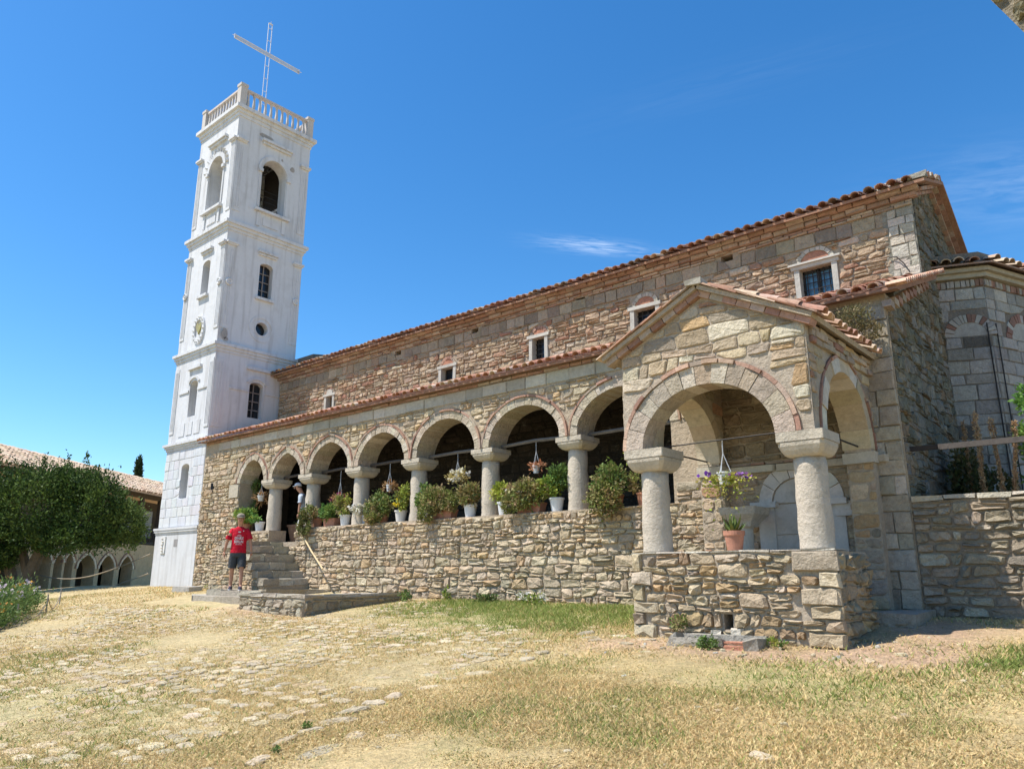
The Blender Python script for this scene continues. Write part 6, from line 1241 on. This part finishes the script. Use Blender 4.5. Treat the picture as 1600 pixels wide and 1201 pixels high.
# ================================================================== PEOPLE
def skin_mesh(name, joints, bones, mat, parent, sub=2, col=None):
    me = bpy.data.meshes.new(name); o = bpy.data.objects.new(name, me); COL.objects.link(o); nm = list(joints)
    me.from_pydata([joints[k][0] for k in nm], [(nm.index(a), nm.index(b)) for a, b in bones], [])
    md = o.modifiers.new('s', 'SKIN'); md.use_smooth_shade = True
    for i, k in enumerate(nm):
        sv_ = me.skin_vertices[0].data[i]; r = joints[k][1]; sv_.radius = r if hasattr(r, '__len__') else (r, r); sv_.use_root = (i == 0)
    m2 = o.modifiers.new('b', 'SUBSURF'); m2.levels = sub; m2.render_levels = sub
    dg = bpy.context.evaluated_depsgraph_get(); ev = o.evaluated_get(dg); nme = bpy.data.meshes.new_from_object(ev)
    o.modifiers.clear(); o.data = nme; nme.materials.clear(); nme.materials.append(M[mat]); nme.shade_smooth()
    if col:
        ca = nme.color_attributes.new('Col', 'FLOAT_COLOR', 'POINT'); ca.data.foreach_set('color', np.tile((*col, 1.0), (len(nme.vertices), 1)).ravel())
    o.parent = parent; return o
def loft(m, secs, n=16, cap=False):
    """secs: (centre, rx, ry) ellipses stacked, tilted horizontal"""
    m.rings([[(c[0] + rx * math.cos(t), c[1] + ry * math.sin(t), c[2] + .004 * math.sin(5 * t + 9 * c[2])) for t in np.linspace(0, 2 * math.pi, n, endpoint=False)] for c, rx, ry in secs], cap=cap)
def person(label, loc, rz, H, shirt, shorts, shoe, hat, pose):
    t = thing('person', label, 'person', loc, None, rz); t.scale = (H / 1.75,) * 3
    # local: x right of the viewer facing them, -y is where the figure looks
    J = {}; lean = pose.get('lean', 0); hd = pose.get('head', 0)
    J['pelvis'] = ((0, 0, .95), (.145, .10)); J['waist'] = ((0, -.01 - lean * .1, 1.10), (.13, .095)); J['chest'] = ((0, -.01 - lean * .28, 1.30), (.155, .105)); J['neck0'] = ((0, -lean * .42, 1.45), (.07, .06)); J['neck'] = ((0, -.01 - lean * .5, 1.51), (.052, .055)); J['head0'] = ((0, -.02 - lean * .55 - hd * .04, 1.59), (.072, .085)); J['head'] = ((0, -.025 - lean * .6 - hd * .07, 1.68), (.075, .092)); J['crown'] = ((0, -.01 - lean * .6 - hd * .08, 1.735), (.05, .06))
    B = [('pelvis', 'waist'), ('waist', 'chest'), ('chest', 'neck0'), ('neck0', 'neck'), ('neck', 'head0'), ('head0', 'head'), ('head', 'crown')]
    for s, nm in ((-1, 'l'), (1, 'r')):
        ax, ay = pose['arm' + nm]; fx, fy = pose['leg' + nm]
        J['sh' + nm] = ((s * .17, -lean * .34, 1.40), .058); J['el' + nm] = ((s * (.235 + ax * .5), -lean * .3 + ay * .4, 1.13), .040); J['wr' + nm] = ((s * (.25 + ax), -lean * .2 + ay, .89), .028)
        B += [('chest', 'sh' + nm), ('sh' + nm, 'el' + nm), ('el' + nm, 'wr' + nm)]
        J['hip' + nm] = ((s * .085, 0, .88), .09); J['kn' + nm] = ((s * (.10 + fx * .5), fy * .5 - .03, .50), .058); J['ca' + nm] = ((s * (.10 + fx * .75), fy * .8 + .01, .33), .052); J['an' + nm] = ((s * (.10 + fx), fy + .02, .09), .036); J['to' + nm] = ((s * (.12 + fx), fy - .13, .04), .034)
        B += [('pelvis', 'hip' + nm), ('hip' + nm, 'kn' + nm), ('kn' + nm, 'ca' + nm), ('ca' + nm, 'an' + nm), ('an' + nm, 'to' + nm)]
    skin_mesh('body', J, B, 'skin', t)
    for s, nm in ((-1, 'l'), (1, 'r')):        # hands: palm, four fingers and a thumb
        w = J['wr' + nm][0]; p = {'w': (w, .022), 'p': ((w[0], w[1] - .005, w[2] - .05), (.034, .018)), 'q': ((w[0], w[1] - .01, w[2] - .09), (.036, .016))}; bb = [('w', 'p'), ('p', 'q')]
        for k in range(4):
            y = w[1] - .032 + .019 * k; p['f%d' % k] = ((w[0] - s * .002, y, w[2] - .10), .0095); p['g%d' % k] = ((w[0] - s * .012, y, w[2] - .135 - .006 * (k in (1, 2))), .0085); p['h%d' % k] = ((w[0] - s * .03, y, w[2] - .158 - .008 * (k in (1, 2))), .007); bb += [('q', 'f%d' % k), ('f%d' % k, 'g%d' % k), ('g%d' % k, 'h%d' % k)]
        p['t0'] = ((w[0] - s * .012, w[1] - .038, w[2] - .05), .011); p['t1'] = ((w[0] - s * .02, w[1] - .055, w[2] - .085), .009); bb += [('p', 't0'), ('t0', 't1')]; skin_mesh('hand', p, bb, 'skin', t, sub=1)
    # shirt with sleeves
    m = MB(shirt); L = lambda z: -lean * max(0, (z - .95)) * .9
    loft(m, [((0, L(.86), .86), .185, .135), ((0, L(.95), .95), .178, .130), ((0, L(1.1), 1.1), .170, .125), ((0, L(1.25), 1.25), .185, .130), ((0, L(1.36), 1.36), .200, .125), ((0, L(1.42), 1.42), .165, .105), ((0, L(1.465), 1.465), .085, .075), ((0, L(1.475), 1.475), .070, .068)], 20)
    for s, nm in ((-1, 'l'), (1, 'r')):
        a = np.array(J['sh' + nm][0]); b = np.array(J['el' + nm][0]); m.tube([a + (-.07 * s, 0, -.02), a + (-.01 * s, 0, -.012), a + (b - a) * .25, a + (b - a) * .55, a + (b - a) * .82], [.060, .066, .066, .068, .074], 12, cap=False)
    sh = m.build('shirt', 'cloth', t, local=True, smooth=True)
    m = MB(shorts); loft(m, [((0, .0, .92), .168, .125), ((0, 0, .86), .178, .135), ((0, 0, .79), .180, .135), ((0, 0, .76), .170, .12)], 20, cap=True)
    for s, nm in ((-1, 'l'), (1, 'r')):
        k = np.array(J['kn' + nm][0]); h = np.array((s * .088, 0, .84)); m.tube([h, h + (k - h) * .35, h + (k - h) * .98], [.10, .105, .098], 14, cap=False)
    m.build('shorts', 'cloth', t, local=True, smooth=True)
    for s, nm in ((-1, 'l'), (1, 'r')):
        a = J['an' + nm][0]; m = MB(shoe); X, Y = a[0], a[1]
        m.rings([[(X + w * math.cos(q), Y - .05 + l * math.sin(q), z) for q in np.linspace(0, 6.283, 14, endpoint=False)] for w, l, z in ((.047, .145, .0), (.05, .15, .03), (.047, .135, .06), (.042, .075, .09))]); m.build('shoe', 'cloth', t, local=True)
        m = MB((.6, .6, .6)); m.rings([[(X + w * math.cos(q), Y - .05 + l * math.sin(q), z) for q in np.linspace(0, 6.283, 14, endpoint=False)] for w, l, z in ((.049, .149, -.004), (.052, .153, .018))]); m.build('shoe_sole', 'cloth', t, local=True)
    hx, hy, hz = J['head'][0]; hy += .0
    f = MB((.40, .21, .14)); f.lathe((hx, hy - .098, hz - .045), [(.004, -.018), (.018, -.006), (.012, .02), (.006, .045)], 8, sy=1.2); f.build('nose', 'skin', t, local=True)
    for s in (-1, 1):
        e = MB((.40, .22, .15)); e.lathe((hx + s * .082, hy + .005, hz - .045), [(.004, 0), (.014, .015), (.016, .04), (.004, .06)], 8, sx=.5); e.build('ear', 'skin', t, local=True)
        e = MB((.03, .025, .02)); e.lathe((hx + s * .031, hy - .083, hz - .012), [(.003, 0), (.012, .006), (.003, .013)], 8, sy=.6); e.build('eye', 'glass', t, local=True)
    f = MB((.25, .09, .07)); f.lathe((hx, hy - .085, hz - .088), [(.005, 0), (.024, .005), (.004, .011)], 10, sy=.4); f.build('mouth', 'cloth', t, local=True)
    # cap: crown and peak
    m = MB(hat); m.lathe((hx, hy + .008, hz + .012), [(.094, 0), (.098, .03), (.088, .065), (.055, .095), (.01, .105)], 18, sy=1.12); 
    m.build('cap', 'cloth', t, local=True, smooth=True)
    m = MB(hat); m.rings([[(hx + .085 * math.cos(a) * k, hy - .07 - .085 * math.sin(a) * k, hz + .028 - .02 * k - dz) for a in np.linspace(0, math.pi, 10)] for k, dz in ((.3, 0), (1, .0), (1, .008), (.3, .008))], closed=True, cap=True); m.build('cap_peak', 'cloth', t, local=True)
    m = MB((.08, .06, .05)); m.lathe((hx, hy + .012, hz - .035), [(.083, 0), (.089, .02), (.089, .05)], 14, sy=1.1) if pose.get('hair') else m.lathe((hx, hy + .03, hz - .03), [(.074, 0), (.08, .03), (.08, .05)], 12, sy=1.0); m.build('hair', 'cloth', t, local=True)
    return t
mx, my = -16.40, 9.28
man = person('person in a red t-shirt with white print, charcoal shorts and cap, standing below the stairs', (mx, my, 1.238), math.atan2(16.62 * 1, 9.3) * -1 + math.pi * 0 + R(119) - R(1), 1.67, (.50, .012, .03), (.055, .06, .065), (.06, .055, .08), (.30, .26, .20), dict(lean=.06, head=.5, arml=(.07, .06), armr=(.05, -.06), legl=(.02, .12), legr=(.02, -.13)))
def shirt_text(txt, z, w, size):
    cu = bpy.data.curves.new('shirt_print', 'FONT'); cu.body = txt; cu.size = size; cu.align_x = 'CENTER'; cu.extrude = .001; cu.offset = .0018
    o = bpy.data.objects.new('shirt_print', cu); COL.objects.link(o); dg = bpy.context.evaluated_depsgraph_get(); me = bpy.data.meshes.new_from_object(o.evaluated_get(dg)); bpy.data.objects.remove(o)
    co = np.zeros(len(me.vertices) * 3); me.vertices.foreach_get('co', co); co = co.reshape(-1, 3); x = co[:, 0] * (w / max(1e-6, np.ptp(co[:, 0]))); zz = z + co[:, 1]
    lean_ = .05; yy = -(.132 - .010 * np.abs(zz - 1.2)) * np.sqrt(np.clip(1 - (x / .2) ** 2, .05, 1)) - .012 - lean_ * (zz - .95) * .9 - co[:, 2]
    me.vertices.foreach_set('co', np.stack([x, yy, zz], 1).ravel()); me.materials.clear(); me.materials.append(M['cloth'])
    ca = me.color_attributes.new('Col', 'FLOAT_COLOR', 'POINT'); ca.data.foreach_set('color', np.tile((.72, .70, .70, 1.0), (len(me.vertices), 1)).ravel())
    o = bpy.data.objects.new('shirt_print', me); COL.objects.link(o); o.parent = man
shirt_text('GRABLE', 1.175, .20, .085); shirt_text('BERLIN', 1.09, .20, .09); shirt_text('---', 1.04, .15, .07)
m = MB((.62, .25, .28)); m.prism([(.055 * math.cos(t), -.150, 1.245 + .045 * math.sin(t)) for t in np.linspace(0, math.pi, 10)], (0, .01, 0)); m.build('shirt_print', 'cloth', man, local=True)
m = MB((.7, .68, .68)); m.box((-.03, -.153, 1.335), (.03, -.145, 1.36)); m.build('shirt_print', 'cloth', man, local=True)
m = MB((.7, .68, .68)); m.lathe((.09, -.140, 1.36), [(.002, 0), (.016, .012), (.002, .028)], 8, sy=.5); m.build('shirt_badge', 'cloth', man, local=True)
person('person in white cap, pale blue shirt and white shorts leaning forward behind the second column', (-16.94, 11.34, 2.3), R(-48), 1.55, (.42, .48, .55), (.66, .66, .66), (.2, .2, .2), (.66, .69, .76), dict(lean=.22, head=1.2, arml=(.02, -.10), armr=(.0, -.06), legl=(.02, .08), legr=(.02, -.1), hair=False))
#__FLUSH__
flush_pieces(None)
